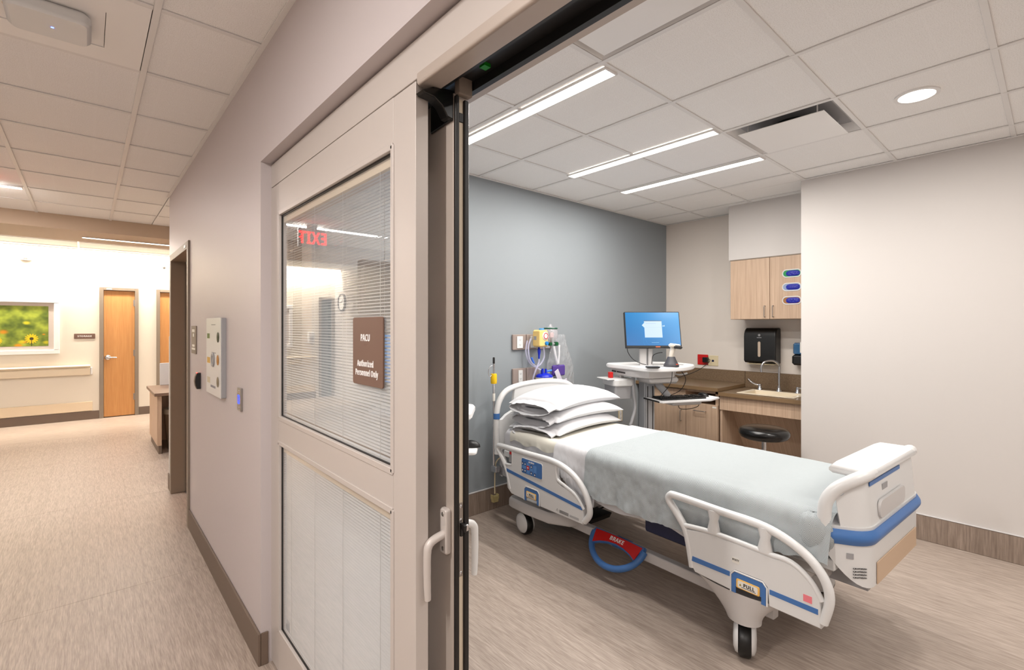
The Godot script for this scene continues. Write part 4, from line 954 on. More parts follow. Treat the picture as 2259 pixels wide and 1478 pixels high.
	m.ext([Vector2(-0.44, 0.53), Vector2(-0.29, 0.53), Vector2(-0.29, 0.86), Vector2(-0.36, 0.83), Vector2(-0.40, 0.80), Vector2(-0.44, 0.80)], -0.014, 0.014, 0.006)
	m.ext([Vector2(0.44, 0.53), Vector2(0.29, 0.53), Vector2(0.29, 0.86), Vector2(0.36, 0.83), Vector2(0.40, 0.80), Vector2(0.44, 0.80)], -0.014, 0.014, 0.006)
	var hb := part("head_board", m, M.plastic, bd)
	for s in [-1, 1]: part("blue_clip", MB.new().at(B(2.40, 0.825, s * 0.443)).lathe([[0.025, -0.022], [0.026, -0.022], [0.026, 0.022], [0.025, 0.022]], 16), M.blue, hb)
	part("head_post", MB.new().bx(-0.40, -0.36, 0.35, 0.56, -2.42, -2.38).bx(0.36, 0.40, 0.35, 0.56, -2.42, -2.38).bx(-0.40, 0.40, 0.36, 0.42, -2.42, -2.24), M.gray, bd)
	for s in [-1, 1]: part("foot_post", MB.new().bx(s * 0.26 - 0.02, s * 0.26 + 0.02, 0.43, 0.56, -0.17, -0.03), M.gray, bd)
	# infusion pole folded up at the head corner
	var ip := part("iv_pole", MB.new().tube([B(2.455, 0.38, -0.43), B(2.455, 1.06, -0.43)], 0.0105, 12).tube([B(2.455, 1.06, -0.43), B(2.455, 1.23, -0.43)], 0.0075, 12).bx(-0.45, -0.38, 0.38, 0.43, -2.47, -2.40, 0.005), M.chrome, bd, "chrome infusion pole")
	part("lock_collar", MB.new().at(B(2.455, 1.11, -0.43)).lathe([[0.009, -0.04], [0.022, -0.038], [0.025, -0.03], [0.025, 0.03], [0.022, 0.04], [0.009, 0.04]], 18), M.yellow, ip, "yellow collar")
	part("pole_tip", MB.new().at(B(2.455, 1.25, -0.43)).lathe([[0.009, -0.02], [0.009, 0.025], [0.006, 0.03], [0.0, 0.031]], 12), M.black, ip)
	part("hook", MB.new().tube(smooth_path([B(2.455, 1.215, -0.43), B(2.45, 1.213, -0.46), B(2.45, 1.195, -0.48), B(2.45, 1.15, -0.485), B(2.45, 1.13, -0.468), B(2.45, 1.145, -0.45)], 5), 0.0028, 8), M.chrome, ip)
	part("label", MB.new().at(B(2.455, 0.965, -0.43)).lathe([[0.0108, -0.03], [0.0112, -0.03], [0.0112, 0.03], [0.0108, 0.03]], 12), M.label, ip)
	# power cord hung up at the head end
	var cd := part("power_cord", MB.new().tube(smooth_path([B(2.40, 0.50, -0.40), B(2.45, 0.44, -0.415), B(2.455, 0.30, -0.42), B(2.455, 0.20, -0.42)], 5), 0.005, 8), M.ivory, bd)
	part("plug", MB.new().at(B(2.455, 0.16, -0.42)).box(Vector3.ZERO, Vector3(0.055, 0.05, 0.035), 0.006).bx(-0.03, -0.022, 0.0, 0.035, -0.015, 0.015).bx(0.022, 0.03, 0.0, 0.035, -0.015, 0.015), mat(Color(0.70, 0.64, 0.45), 0.6), cd)
	bedding()
func bedding():
	var org = Vector3(2.69, 0, -0.47); var tn = deg_to_rad(-3.5)
	var mt := thing("mattress", "hospital mattress in pale grey fitted sheet on the white bed", "mattress", org, tn)
	var n := FastNoiseLite.new(); n.seed = 8; n.frequency = 1.0
	part("fitted_sheet", MB.new().bx(-0.43, 0.43, 0.577, 0.735, -2.345, -0.085, 0.035), M.sheet_gray, mt)
	var one = func(x): return func(_v): return x
	var pd := thing("flannel_pad", "cream flannel pad across the mattress below the pillows", "bed pad", org, tn)
	cloth("cloth", pd, M.flannel, func(v): return 1.60, func(v): return 2.24 - 0.03 * v, 0.43, 0.735, 0.035, func(a): return 0.665 + 0.012 * sin(a * 30), func(_a): return 0.66, 0.0035, 0.004, 3, 40, 60)
	var sh := thing("top_sheet", "white top sheet folded back over the blanket edge", "bed sheet", org, tn)
	cloth("cloth", sh, M.linen, func(v): return 1.36, func(v): return 1.74 - 0.02 * sin(v * 5), 0.435, 0.735, 0.04, func(a): return 0.43 + maxf(0, a - 1.45) * 0.55, func(_a): return 0.55, 0.012, 0.009, 5, 50, 90, 0.02)
	var bl := thing("blanket", "pale grey herringbone blanket over the bed", "blanket", org, tn)
	var me := cloth("cloth", bl, M.blanket, func(v): return 0.105, func(v): return 1.445 + 0.03 * v, 0.438, 0.735, 0.05, func(a): return 0.50 + 0.02 * sin(a * 5) + 0.06 * smoothstep(0.5, 0.1, a) - 0.02 * smoothstep(1.0, 1.4, a), func(_a): return 0.52, 0.020, 0.009, 6, 90, 120, 0.025)
	M.blanket.uv1_scale = Vector3(1.34 / 0.08, 1.30 / 0.08, 1)
	# tucked corner roll at the foot
	var m := MB.new()
	m.surf(func(u, v):
		var an = u * TAU; var t = v * PI
		var r = pow(sin(t), 0.7)
		return B(0.175 + cos(an) * 0.075 * r + 0.01 * wob(n, u * 9, v * 5), 0.665 - 0.075 * cos(t) * 1.1 + 0.006 * wob(n, u * 12, v * 9), -0.425 + sin(an) * 0.055 * r), 28, 20, 0, Vector2(0.32, 0.14), -1.0)
	var fold := part("tucked_corner", m, M.blanket, bl)
	# hanging under-sheet edge below the blanket
	var us := thing("under_sheet", "white under-sheet edge hanging below the blanket", "bed sheet", org, tn)
	m = MB.new()
	m.surf(func(u, v):
		var a = lerpf(0.62, 1.42, u)
		return B(a, lerpf(0.60, 0.455 + 0.02 * sin(a * 9) - 0.025 * smoothstep(0.95, 0.7, a), v), -0.4355 - 0.012 * v + 0.006 * wob(n, a * 7, v)), 40, 4, 0.002, Vector2.ONE, 1.0)
	part("cloth", m, M.linen, us)
	# three pillows
	for k in 3:
		var lab = ["white pillow at the bottom of the bed's pillow stack", "middle white pillow of the stack on the bed", "top white pillow of the stack with open case end"][k]
		var c = [B(2.09, 0.800, 0.015), B(2.10, 0.885, 0.04), B(2.13, 0.972, 0.05)][k]
		var hw = [0.40, 0.40, 0.41][k]; var hd = 0.245; var th = [0.062, 0.062, 0.075][k]
		var p := thing("pillow", lab, "pillow", org + Basis(Vector3.UP, tn) * c, tn + deg_to_rad([8.0, 5.0, 9.0][k]), "pillows stacked at the bed head")
		var pn := FastNoiseLite.new(); pn.seed = 30 + k; pn.frequency = 1.0
		m = MB.new()
		for sgn in [1.0, -1.0]:
			m.surf(func(u, v):
				var x = u * 2 - 1; var z = v * 2 - 1
				var e = (1 - pow(absf(x), 3.2)) * (1 - pow(absf(z), 3.0))
				var t = th * pow(maxf(e, 0.0), 0.42)
				var px = x * hw * (1 - 0.05 * (1 - z * z)); var pz = z * hd * (1 - 0.07 * (1 - x * x))
				var sag = -0.028 * pow(absf(x), 2.5) - 0.010 * z * z
				return Vector3(px, (t if sgn > 0 else -t * 0.72) + sag + 0.006 * e * (pn.get_noise_2d(px * 9, pz * 9) + 0.5 * pn.get_noise_2d(px * 24, pz * 18)), pz), 40, 28, 0, Vector2.ONE, -sgn)
		part("cushion", m, M.linen, p)
		m = MB.new()   # open hem of the pillow case on the door side
		m.surf(func(u, v):
			var an = v * TAU
			var w = lerpf(0.0, 0.085 if k == 2 else 0.055, u)
			var cz = cos(an); var cy = sin(an)
			var z = signf(cz) * pow(absf(cz), 0.8) * (hd * 0.86 - 0.02 * u)
			return Vector3(-hw * 0.93 - w + 0.012 * pn.get_noise_2d(an * 2, u), -0.028 + cy * (0.03 + 0.012 * u) * (1.0 - 0.45 * z * z / (hd * hd)) - 0.025 * u + 0.007 * pn.get_noise_2d(z * 18, cy * 3), z), 6, 44, 0.0015, Vector2.ONE, 1.0, true)
		part("case_hem", m, M.linen, p)
# ---------------------------------------------------------------- head wall equipment
func duplex(parent, at: Vector3, wide := 0.034):
	var o := part("outlet", MB.new().at(at).ext(rrect(-wide, -0.052, wide, 0.052, 0.003), 0, 0.006, 0.001), M.plastic, parent)
	var sl := MB.new()
	for y in [-0.022, 0.022]:
		sl.at(at + Vector3(0, y, 0.0058)); sl.bx(-0.008, -0.006, -0.005, 0.005, 0, 0.0008); sl.bx(0.006, 0.008, -0.005, 0.005, 0, 0.0008); sl.bx(-0.002, 0.002, -0.011, -0.007, 0, 0.0008)
	part("slots", sl, M.ink, o)
func headwall():
	var zw = -3.126
	var g := thing("service_console", "taupe headwall plate with power outlets and gas inlets", "outlet panel", Vector3(2.748, 1.386, zw))
	for i in 3: part("cover_plate", MB.new().bx(0.005 + i * 0.163, 0.163 + i * 0.163, -0.068, 0.068, 0, 0.022, 0.006), mat(Color(0.60, 0.545, 0.52), 0.45), g)
	duplex(g, Vector3(0.082, 0, 0.022)); duplex(g, Vector3(0.245, 0, 0.022)); duplex(g, Vector3(0.41, 0, 0.022))
	g = thing("data_console", "lower taupe headwall plate with single white outlet", "outlet panel", Vector3(2.748, 1.09, zw))
	for i in 2: part("cover_plate", MB.new().bx(0.005 + i * 0.163, 0.163 + i * 0.163, -0.068, 0.068, 0, 0.022, 0.006), mat(Color(0.60, 0.545, 0.52), 0.45), g)
	duplex(g, Vector3(0.09, 0, 0.022), 0.024)
	var o := thing("wall_outlet", "small ivory outlet low on the blue-grey wall", "outlet", Vector3(4.318, 0.561, zw))
	part("plate", MB.new().ext(rrect(-0.036, -0.058, 0.036, 0.058, 0.004), 0, 0.006, 0.0015), M.ivory, o)
	duplex(o, Vector3(0, 0, 0.004), 0.017)
	# suction regulator
	var r := thing("suction_regulator", "cream-yellow suction regulator with dial and blue knobs on headwall", "regulator", Vector3(3.0, 1.418, zw + 0.022))
	part("body", MB.new().box(Vector3(0, 0.0, 0.085), Vector3(0.115, 0.15, 0.10), 0.016), mat(Color(0.93, 0.80, 0.50), 0.4), r)
	part("stem", MB.new().box(Vector3(0, 0, 0.02), Vector3(0.04, 0.04, 0.045), 0.004), M.chrome, r)
	var gb = Basis(Vector3.RIGHT, PI / 2)
	var dl := part("dial", MB.new().at(Vector3(0.012, 0.022, 0.134), gb).lathe([[0.0, 0.008], [0.032, 0.008], [0.036, 0.004], [0.036, 0.0]], 28), M.white, r)
	part("dial_ring", MB.new().at(Vector3(0.012, 0.022, 0.1428), gb).lathe([[0.021, 0.0], [0.029, 0.0]], 28), mat(Color(0.7, 0.2, 0.15), 0.5), dl)
	part("needle", MB.new().at(Vector3(0.012, 0.022, 0.1435), Basis(Vector3.BACK, -0.7)).bx(-0.001, 0.001, -0.006, 0.02, 0, 0.0006), M.ink, dl)
	part("knob", MB.new().at(Vector3(0.022, -0.042, 0.134), gb).lathe([[0.0, 0.018], [0.016, 0.017], [0.018, 0.0]], 18), mat(Color(0.12, 0.50, 0.78), 0.4), r)
	part("mode_knob", MB.new().at(Vector3(0.01, 0.074, 0.09)).lathe([[0.024, 0.0], [0.024, 0.010], [0.02, 0.014], [0.0, 0.014]], 18), mat(Color(0.15, 0.52, 0.80), 0.4), r)
	part("label", MB.new().bx(-0.0585, -0.0575, -0.012, 0.02, 0.06, 0.095), M.gray, r)
	part("fitting", MB.new().at(Vector3(-0.01, -0.12, 0.08)).lathe([[0.006, 0.05], [0.008, 0.03], [0.014, 0.028], [0.014, 0.0], [0.008, -0.03], [0.005, -0.06]], 14), mat(Color(0.02, 0.14, 0.72), 0.4), r)
	var tubem := glass(Color(0.80, 0.80, 0.90), 0.45, 0.3)
	var t := thing("suction_tubing", "looped clear suction tubing hanging below the yellow regulator", "tubing", Vector3(3.0, 1.3, zw))
	part("hose", MB.new().tube(smooth_path([Vector3(-0.07, 0.12, 0.06), Vector3(-0.11, 0.04, 0.07), Vector3(-0.10, -0.07, 0.08), Vector3(-0.02, -0.13, 0.09), Vector3(0.06, -0.06, 0.09), Vector3(0.065, 0.03, 0.08), Vector3(0.03, 0.07, 0.08)], 6), 0.008, 10), tubem, t)
	part("hose", MB.new().tube(smooth_path([Vector3(0.0, 0.06, 0.09), Vector3(-0.01, -0.08, 0.10), Vector3(-0.05, -0.16, 0.10), Vector3(-0.075, -0.25, 0.09), Vector3(-0.06, -0.40, 0.08)], 6), 0.008, 10), tubem, t)
	part("hose", MB.new().tube(smooth_path([Vector3(-0.105, 0.10, 0.05), Vector3(-0.13, 0.0, 0.06), Vector3(-0.09, -0.10, 0.07), Vector3(0.0, -0.16, 0.11)], 6), 0.007, 10), tubem, t)
	part("connector", MB.new().tube([Vector3(-0.085, -0.05, 0.085), Vector3(-0.06, -0.10, 0.085)], 0.0095, 10), mat(Color(0.25, 0.45, 0.85), 0.4), t)
	part("connector", MB.new().tube([Vector3(-0.004, 0.045, 0.092), Vector3(-0.006, -0.06, 0.096)], 0.0092, 10), mat(Color(0.2, 0.5, 0.9), 0.4), t)
	# suction canister
	var c := thing("suction_canister", "clear suction canister with royal blue lid behind the head board", "canister", Vector3(3.055, 0.86, zw + 0.10))
	part("jar", MB.new().lathe([[0.0, 0.0], [0.062, 0.0], [0.066, 0.01], [0.072, 0.20], [0.069, 0.20], [0.063, 0.012], [0.0, 0.006]], 28), glass(Color(0.9, 0.92, 0.92), 0.22, 0.05), c)
	part("collar", MB.new().lathe([[0.074, 0.19], [0.080, 0.192], [0.080, 0.212], [0.072, 0.214]], 28), mat(Color(0.88, 0.86, 0.80), 0.5), c)
	var ld := part("lid", MB.new().lathe([[0.078, 0.213], [0.076, 0.225], [0.060, 0.238], [0.030, 0.248], [0.0, 0.250]], 28), mat(Color(0.02, 0.14, 0.74), 0.35), c)
	for q in [[-0.03, 0.01, 0.05], [0.02, 0.0, 0.045], [0.0, -0.03, 0.035]]: part("port", MB.new().at(Vector3(q[0], 0.24, q[1])).lathe([[0.011, 0.0], [0.010, q[2]], [0.006, q[2]]], 12), mat(Color(0.02, 0.14, 0.74), 0.35), ld)
	part("port", MB.new().tube([Vector3(0.03, 0.262, 0), Vector3(0.085, 0.268, 0.01)], 0.008, 10), mat(Color(0.25, 0.5, 0.9), 0.4), ld)
	part("wall_ring", MB.new().bx(-0.085, 0.085, 0.10, 0.13, -0.10, -0.07, 0.004), M.steel, c)
	# oxygen flowmeter and resuscitator kit in a clear bag
	var f := thing("oxygen_flowmeter", "green-trimmed clear oxygen flowmeter on headwall", "flowmeter", Vector3(3.17, 1.386, zw + 0.02))
	part("outlet_plate", MB.new().bx(-0.025, 0.03, -0.06, 0.03, 0, 0.012, 0.002), M.plastic, f)
	for s in [[-0.012, 0.016], [0.066, 0.019]]: part("green_knob", MB.new().at(Vector3(s[0], -0.022, 0.05), gb).lathe([[0.0, 0.02], [s[1], 0.018], [s[1], -0.012], [0.0, -0.012]], 16), mat(Color(0.02, 0.33, 0.17), 0.4), f)
	part("stem", MB.new().tube([Vector3(-0.01, -0.022, 0.0), Vector3(-0.01, -0.022, 0.05), Vector3(0.06, -0.022, 0.05)], 0.010, 10).tube([Vector3(0.03, -0.022, 0.05), Vector3(0.03, 0.08, 0.05)], 0.011, 10), glass(Color(0.9, 0.93, 0.93), 0.3, 0.1), f)
	var bagm := glass(Color(0.95, 0.96, 0.98), 0.10, 0.10)
	var bn := FastNoiseLite.new(); bn.seed = 77; bn.frequency = 1.0
	var bag := thing("resuscitator_bag", "clear plastic bag holding face mask and purple-labelled breathing kit", "plastic bag", Vector3(3.33, 1.18, zw + 0.03))
	var m := MB.new()
	for sgn in [1.0, 0.0]:
		m.surf(func(u, v):
			var y = lerpf(-0.33, 0.27, v)
			var w = lerpf(0.19, 0.085, smoothstep(-0.1, 0.27, y)) + 0.008 * bn.get_noise_2d(y * 20, 3)
			var x = lerpf(-w, w, u) + 0.03 * (0.5 - v)
			var d = (0.085 * sin(u * PI) * (1.0 - 0.6 * v) + 0.02 * bn.get_noise_2d(x * 22, y * 16) + 0.012 * bn.get_noise_2d(x * 50, y * 40)) if sgn > 0 else 0.0
			return Vector3(x + 0.0, y, maxf(d, 0.0) + 0.004), 26, 40, 0, Vector2.ONE, 1.0)
	part("film", m, bagm, bag)
	part("purple_label", MB.new().at(Vector3(-0.075, -0.06, 0.055), Basis(Vector3.UP, -0.15)).box(Vector3.ZERO, Vector3(0.15, 0.10, 0.03), 0.012), mat(Color(0.33, 0.24, 0.56), 0.5), bag)
	for q in [[-0.10, -0.12, 0.5, Vector3(0.055, 0.15, 0.006)], [-0.03, -0.20, 0.35, Vector3(0.11, 0.10, 0.006)], [-0.13, -0.24, -0.2, Vector3(0.08, 0.11, 0.006)]]: part("paper_packet", MB.new().at(Vector3(q[0], q[1], 0.085), Basis(Vector3.BACK, q[2])).box(Vector3.ZERO, q[3], 0.002), mat(Color(0.82, 0.80, 0.86), 0.6), bag)
	part("breathing_tube", MB.new().tube(smooth_path([Vector3(-0.13, 0.16, 0.05), Vector3(-0.12, 0.08, 0.06), Vector3(-0.09, 0.0, 0.06)], 5), 0.012, 10).tube(smooth_path([Vector3(-0.06, 0.17, 0.05), Vector3(-0.07, 0.09, 0.06), Vector3(-0.08, 0.0, 0.06)], 5), 0.009, 10), glass(Color(0.95, 0.95, 0.97), 0.5, 0.2), bag)
	var mk := thing("oxygen_mask", "clear oxygen mask with green rim above the plastic bag", "mask", Vector3(3.185, 1.46, zw + 0.05))
	part("shell", MB.new().at(Vector3(0, 0, 0)).lathe([[0.012, 0.085], [0.020, 0.06], [0.05, 0.05], [0.068, 0.02], [0.070, -0.035], [0.05, -0.065], [0.0, -0.07]], 24), glass(Color(0.92, 0.90, 0.92), 0.25, 0.1), mk)
	part("green_rim", MB.new().at(Vector3(0.005, 0.045, 0)).lathe([[0.060, -0.006], [0.066, 0.0], [0.060, 0.008], [0.055, 0.0]], 24), mat(Color(0.14, 0.36, 0.28), 0.4), mk)
	part("valve", MB.new().at(Vector3(0.0, -0.015, 0.02)).box(Vector3.ZERO, Vector3(0.05, 0.05, 0.02), 0.008), mat(Color(0.88, 0.76, 0.76), 0.5), mk)
	# patient monitor seen through the blinds
	var pm := thing("patient_monitor", "black patient monitor on the blue-grey wall behind the sliding door", "monitor", Vector3(1.56, 1.78, zw + 0.08))
	part("bezel", MB.new().box(Vector3(0, 0, 0.03), Vector3(0.46, 0.36, 0.06), 0.012), M.black, pm)
	part("screen", MB.new().box(Vector3(0, 0.01, 0.061), Vector3(0.41, 0.29, 0.003)), M.gloss_black, pm)
	part("wall_arm", MB.new().box(Vector3(0, 0, -0.04), Vector3(0.10, 0.12, 0.08), 0.004), M.gray, pm)
# ---------------------------------------------------------------- casework in the niche
func pull(parent, a: Vector3, b: Vector3, out := Vector3(-0.028, 0, 0)):
	var d = (b - a).normalized() * 0.006
	part("handle", MB.new().tube(smooth_path([a, a + out * 0.8, a + out + d * 1.5, (a + b) / 2 + out, b + out - d * 1.5, b + out * 0.8, b], 4), 0.0042, 8), M.steel, parent)
func cabinets():
	# soffit and upper cabinet
	part("plaster", MB.new().bx(4.91, 5.245, 2.196, 2.9, -2.22, -1.419), M.white_wall, struct("wall_soffit", "white soffit above the wall cabinet"))
	var u := thing("wall_cabinet", "light oak wall cabinet with glove slots above the sink", "cabinet", Vector3(4.91, 1.594, -2.205))
	part("body", MB.new().bx(0.02, 0.335, 0, 0.597, 0, 0.786), M.wood, u)
	var d1 := part("door", MB.new().bx(0.0, 0.02, 0.002, 0.592, 0.003, 0.376, 0.0015), M.wood, u)
	var d2 := part("door", MB.new().bx(0.0, 0.02, 0.002, 0.592, 0.380, 0.784, 0.0015), M.wood, u)
	pull(d1, Vector3(0, 0.128, 0.337), Vector3(0, 0.022, 0.337)); pull(d2, Vector3(0, 0.128, 0.412), Vector3(0, 0.022, 0.412))
	part("top_filler", MB.new().bx(-0.004, 0.02, 0.593, 0.602, 0.0, 0.786), M.taupe, u)
	for i in 3:
		var y = [0.424, 0.297, 0.172][i]; var zc = 0.571
		var ring := []
		for p in rrect(zc - 0.078, y - 0.034, zc + 0.078, y + 0.034, 0.033, 8): ring.append(Vector3(0.001, p.y, p.x))
		var fr := part("slot_ring", MB.new().tube(ring, 0.006, 8, true, Vector3(1, 0, 0)), M.plastic, d2)
		part("box_print", MB.new().at(Vector3(-0.0002, 0, 0), FACE_MX).ext(rrect(zc - 0.074, y - 0.031, zc + 0.074, y + 0.031, 0.03, 8), 0, 0.0008), mat([Color(0.10, 0.55, 0.30), Color(0.55, 0.62, 0.75), Color(0.62, 0.42, 0.24)][i], 0.6), fr)
		var gn := FastNoiseLite.new(); gn.seed = 50 + i; gn.frequency = 1.0
		part("glove", MB.new().surf(func(a, b):
			var x = a * 2 - 1; var t = b * 2 - 1
			var e = clampf(1 - pow(absf(x), 4) , 0, 1) * clampf(1 - pow(absf(t), 4), 0, 1)
			return Vector3(-0.001 - e * (0.008 + 0.006 * gn.get_noise_2d(x * 3, t * 2)), y + t * 0.026 * pow(1 - pow(absf(x), 5) * 0.6, 1), zc + 0.01 + x * 0.058), 18, 10, 0, Vector2.ONE, -1.0), mat(Color(0.10, 0.14, 0.62), 0.5), fr)
	# base cabinet
	var b := thing("base_cabinet", "light oak base cabinet with open cubby and drawer front", "cabinet", Vector3(4.65, 0, -3.11))
	var body := MB.new(); body.bx(0.02, 0.59, 0.10, 0.884, 0, 0.555); body.bx(0.02, 0.59, 0.10, 0.735, 0.555, 0.88); body.bx(0.02, 0.59, 0.855, 0.884, 0.555, 0.90); body.bx(0.02, 0.59, 0.10, 0.884, 0.868, 0.90); body.bx(0.57, 0.59, 0.735, 0.855, 0.555, 0.868); body.bx(0.08, 0.59, 0, 0.10, 0, 0.90)
	part("body", body, M.wood, b)
	d1 = part("door", MB.new().bx(0.0, 0.02, 0.105, 0.872, 0.09, 0.558, 0.0015), M.wood, b)
	d2 = part("drawer_front", MB.new().bx(0.0, 0.02, 0.105, 0.745, 0.564, 0.898, 0.0015), M.wood, b)
	part("filler", MB.new().bx(0.0, 0.02, 0.105, 0.872, 0.0, 0.087), M.wood, b)
	pull(d1, Vector3(0, 0.655, 0.513), Vector3(0, 0.545, 0.513)); pull(d2, Vector3(0, 0.672, 0.66), Vector3(0, 0.672, 0.778))
	part("label_tag", MB.new().bx(-0.001, 0, 0.715, 0.730, 0.845, 0.885), M.label, d2)
	# worktops
	var w := thing("worktop", "brown stone-look laminate worktop higher than the sink top", "worktop", Vector3(4.61, 0, -3.126))
	part("slab", MB.new().bx(0, 0.635, 0.886, 0.921, 0, 0.935, 0.003), M.stone, w)
	part("edge_band", MB.new().bx(-0.004, 0.0, 0.886, 0.921, 0, 0.935, 0.001).bx(0.0, 0.635, 0.886, 0.921, 0.935, 0.939, 0.001), M.edge_wood, w)
	part("backsplash", MB.new().bx(0.615, 0.635, 0.921, 1.052, 0, 0.935, 0.002), M.stone, w)
	var s := thing("sink_counter", "brown laminate sink counter with cream undermount basin", "sink", Vector3(4.61, 0, -2.187))
	var L = 0.766
	part("slab", MB.new().bx(0, 0.10, 0.850, 0.884, 0, L, 0.002).bx(0.48, 0.634, 0.850, 0.884, 0, L, 0.002).bx(0.10, 0.48, 0.850, 0.884, 0, 0.13, 0.0).bx(0.10, 0.48, 0.850, 0.884, 0.64, L, 0.0), M.stone, s)
	part("edge_band", MB.new().bx(-0.004, 0.0, 0.850, 0.884, 0, L, 0.001), M.edge_wood, s)
	part("backsplash", MB.new().bx(0.614, 0.634, 0.884, 1.052, 0, L, 0.002), M.stone, s)
	part("basin", MB.new().bx(0.10, 0.145, 0.80, 0.887, 0.13, 0.64, 0.004).bx(0.435, 0.48, 0.80, 0.887, 0.13, 0.64, 0.004).bx(0.145, 0.435, 0.80, 0.887, 0.13, 0.175, 0.004).bx(0.145, 0.435, 0.80, 0.887, 0.595, 0.64, 0.004).bx(0.10, 0.48, 0.785, 0.80, 0.13, 0.64), mat(Color(0.93, 0.88, 0.79), 0.3), s)
	part("apron", MB.new().bx(0.03, 0.05, 0.712, 0.848, 0.0, L, 0.0015), M.wood, s)
	part("side_panel", MB.new().bx(0.04, 0.63, 0.0, 0.85, 0.002, 0.022), M.wood, s)
	var kp := MB.new(); kp.at(Vector3(0, 0, 0.022), Basis(Vector3(1, 0, 0), Vector3(0, 1, 0), Vector3(0, 0, 1)))
	kp.ext([Vector2(0.245, 0.712), Vector2(0.262, 0.712), Vector2(0.565, 0.25), Vector2(0.565, 0.0), Vector2(0.545, 0.0), Vector2(0.545, 0.245)], 0, L - 0.024)
	part("knee_panel", kp, M.wood, s)
	var fc := thing("faucet", "chrome gooseneck faucet with two wrist blade handles", "faucet", Vector3(5.085, 0.885, -1.805))
	part("spout", MB.new().lathe([[0.028, 0.0], [0.026, 0.012], [0.018, 0.02], [0.014, 0.045], [0.012, 0.06]], 20).tube(smooth_path([Vector3(0, 0.04, 0), Vector3(0, 0.16, 0), Vector3(0, 0.25, 0), Vector3(-0.025, 0.295, -0.03), Vector3(-0.06, 0.302, -0.07), Vector3(-0.095, 0.285, -0.105), Vector3(-0.112, 0.24, -0.122), Vector3(-0.112, 0.19, -0.122)], 6), 0.0105, 12), M.chrome, fc)
	for q in [[-0.18, 1.0], [0.165, -1.0]]:
		part("valve", MB.new().at(Vector3(0, 0, q[0])).lathe([[0.026, 0.0], [0.024, 0.012], [0.016, 0.02], [0.016, 0.05], [0.013, 0.06], [0.0, 0.062]], 18), M.chrome, fc)
		var dz = -0.105 if q[0] < 0 else 0.10
		part("blade_handle", MB.new().tube(smooth_path([Vector3(0, 0.05, q[0]), Vector3(-0.01, 0.055, q[0] + dz * 0.35), Vector3(-0.02, 0.075, q[0] + dz * 0.75), Vector3(-0.025, 0.105, q[0] + dz)], 5), [0.008, 0.008, 0.008, 0.008, 0.009, 0.009, 0.01, 0.011, 0.012, 0.013, 0.013, 0.014, 0.014, 0.013, 0.012, 0.009], 10), M.chrome, fc)
	var td := thing("towel_dispenser", "black paper towel dispenser with viewing slot above the sink", "towel dispenser", Vector3(5.245, 1.146, -2.0))
	var prof = [Vector2(0, 0), Vector2(0.125, 0.008), Vector2(0.14, 0.025), Vector2(0.14, 0.27), Vector2(0.134, 0.31), Vector2(0.116, 0.345), Vector2(0.09, 0.362), Vector2(0, 0.362)]
	part("cover", MB.new().at(Vector3.ZERO, Basis(Vector3(-1, 0, 0), Vector3(0, 1, 0), Vector3(0, 0, -1))).ext(prof, -0.155, 0.155, 0.012), M.black, td)
	part("view_slot", MB.new().at(Vector3(-0.14, 0, 0), FACE_MX).ext(rrect(-0.013, 0.07, 0.013, 0.225, 0.012), 0, 0.0015, 0.0005), mat(Color(0.72, 0.65, 0.58), 0.4), td)
	part("paper_edge", MB.new().bx(-0.11, -0.03, -0.008, 0.002, -0.13, 0.13), M.ivory, td)
	part("emblem", MB.new().at(Vector3(-0.1385, 0.290, 0), Basis(Vector3.BACK, PI / 2)).lathe([[0.012, 0.0], [0.012, 0.0012], [0.0, 0.0012]], 16), M.gray, td)
	part("emblem_bar", MB.new().bx(-0.1412, -0.14, 0.262, 0.267, -0.022, 0.022), M.gray, td)
	var sp := thing("soap_dispenser", "blue and black soap dispenser beside the towel dispenser", "soap dispenser", Vector3(5.245, 1.15, -1.64))
	part("tank", MB.new().bx(-0.10, 0, 0.10, 0.215, -0.065, 0.065, 0.015), glass(Color(0.16, 0.42, 0.62), 0.7, 0.2), sp)
	part("base", MB.new().bx(-0.115, 0, 0.0, 0.10, -0.07, 0.07, 0.018), M.black, sp)
	part("label", MB.new().bx(-0.102, -0.10, 0.12, 0.225, 0.0, 0.06), M.label, sp)
	var rp := thing("emergency_outlet", "red outlet plate with black plug above worktop", "outlet", Vector3(5.245, 1.148, -2.66))
	part("plate", MB.new().at(Vector3.ZERO, FACE_MX).ext(rrect(-0.066, -0.058, 0.058, 0.058, 0.004), 0, 0.007, 0.002), M.red, rp)
	var sl := MB.new()
	for y in [-0.02, 0.02]: sl.at(Vector3(-0.0072, y, -0.03)); sl.bx(-0.0005, 0.0005, -0.006, 0.006, -0.008, -0.006); sl.bx(-0.0005, 0.0005, -0.006, 0.006, 0.006, 0.008)
	part("slots", sl, M.ink, rp)
	var ip := thing("data_outlet", "ivory data plate with blue jack next to red outlet", "outlet", Vector3(5.245, 1.142, -2.545))
	part("plate", MB.new().at(Vector3.ZERO, FACE_MX).ext(rrect(-0.055, -0.058, 0.058, 0.058, 0.004), 0, 0.006, 0.002), M.ivory, ip)
	part("jack", MB.new().bx(-0.008, -0.006, -0.012, 0.01, -0.012, 0.012), M.navy, ip)
	var pc := thing("power_adapter", "black plug with cord drooping behind the computer cart", "plug", Vector3(5.238, 1.15, -2.61))
	part("plug", MB.new().bx(-0.05, 0.0, -0.028, 0.028, -0.035, 0.02, 0.005), M.black, pc)
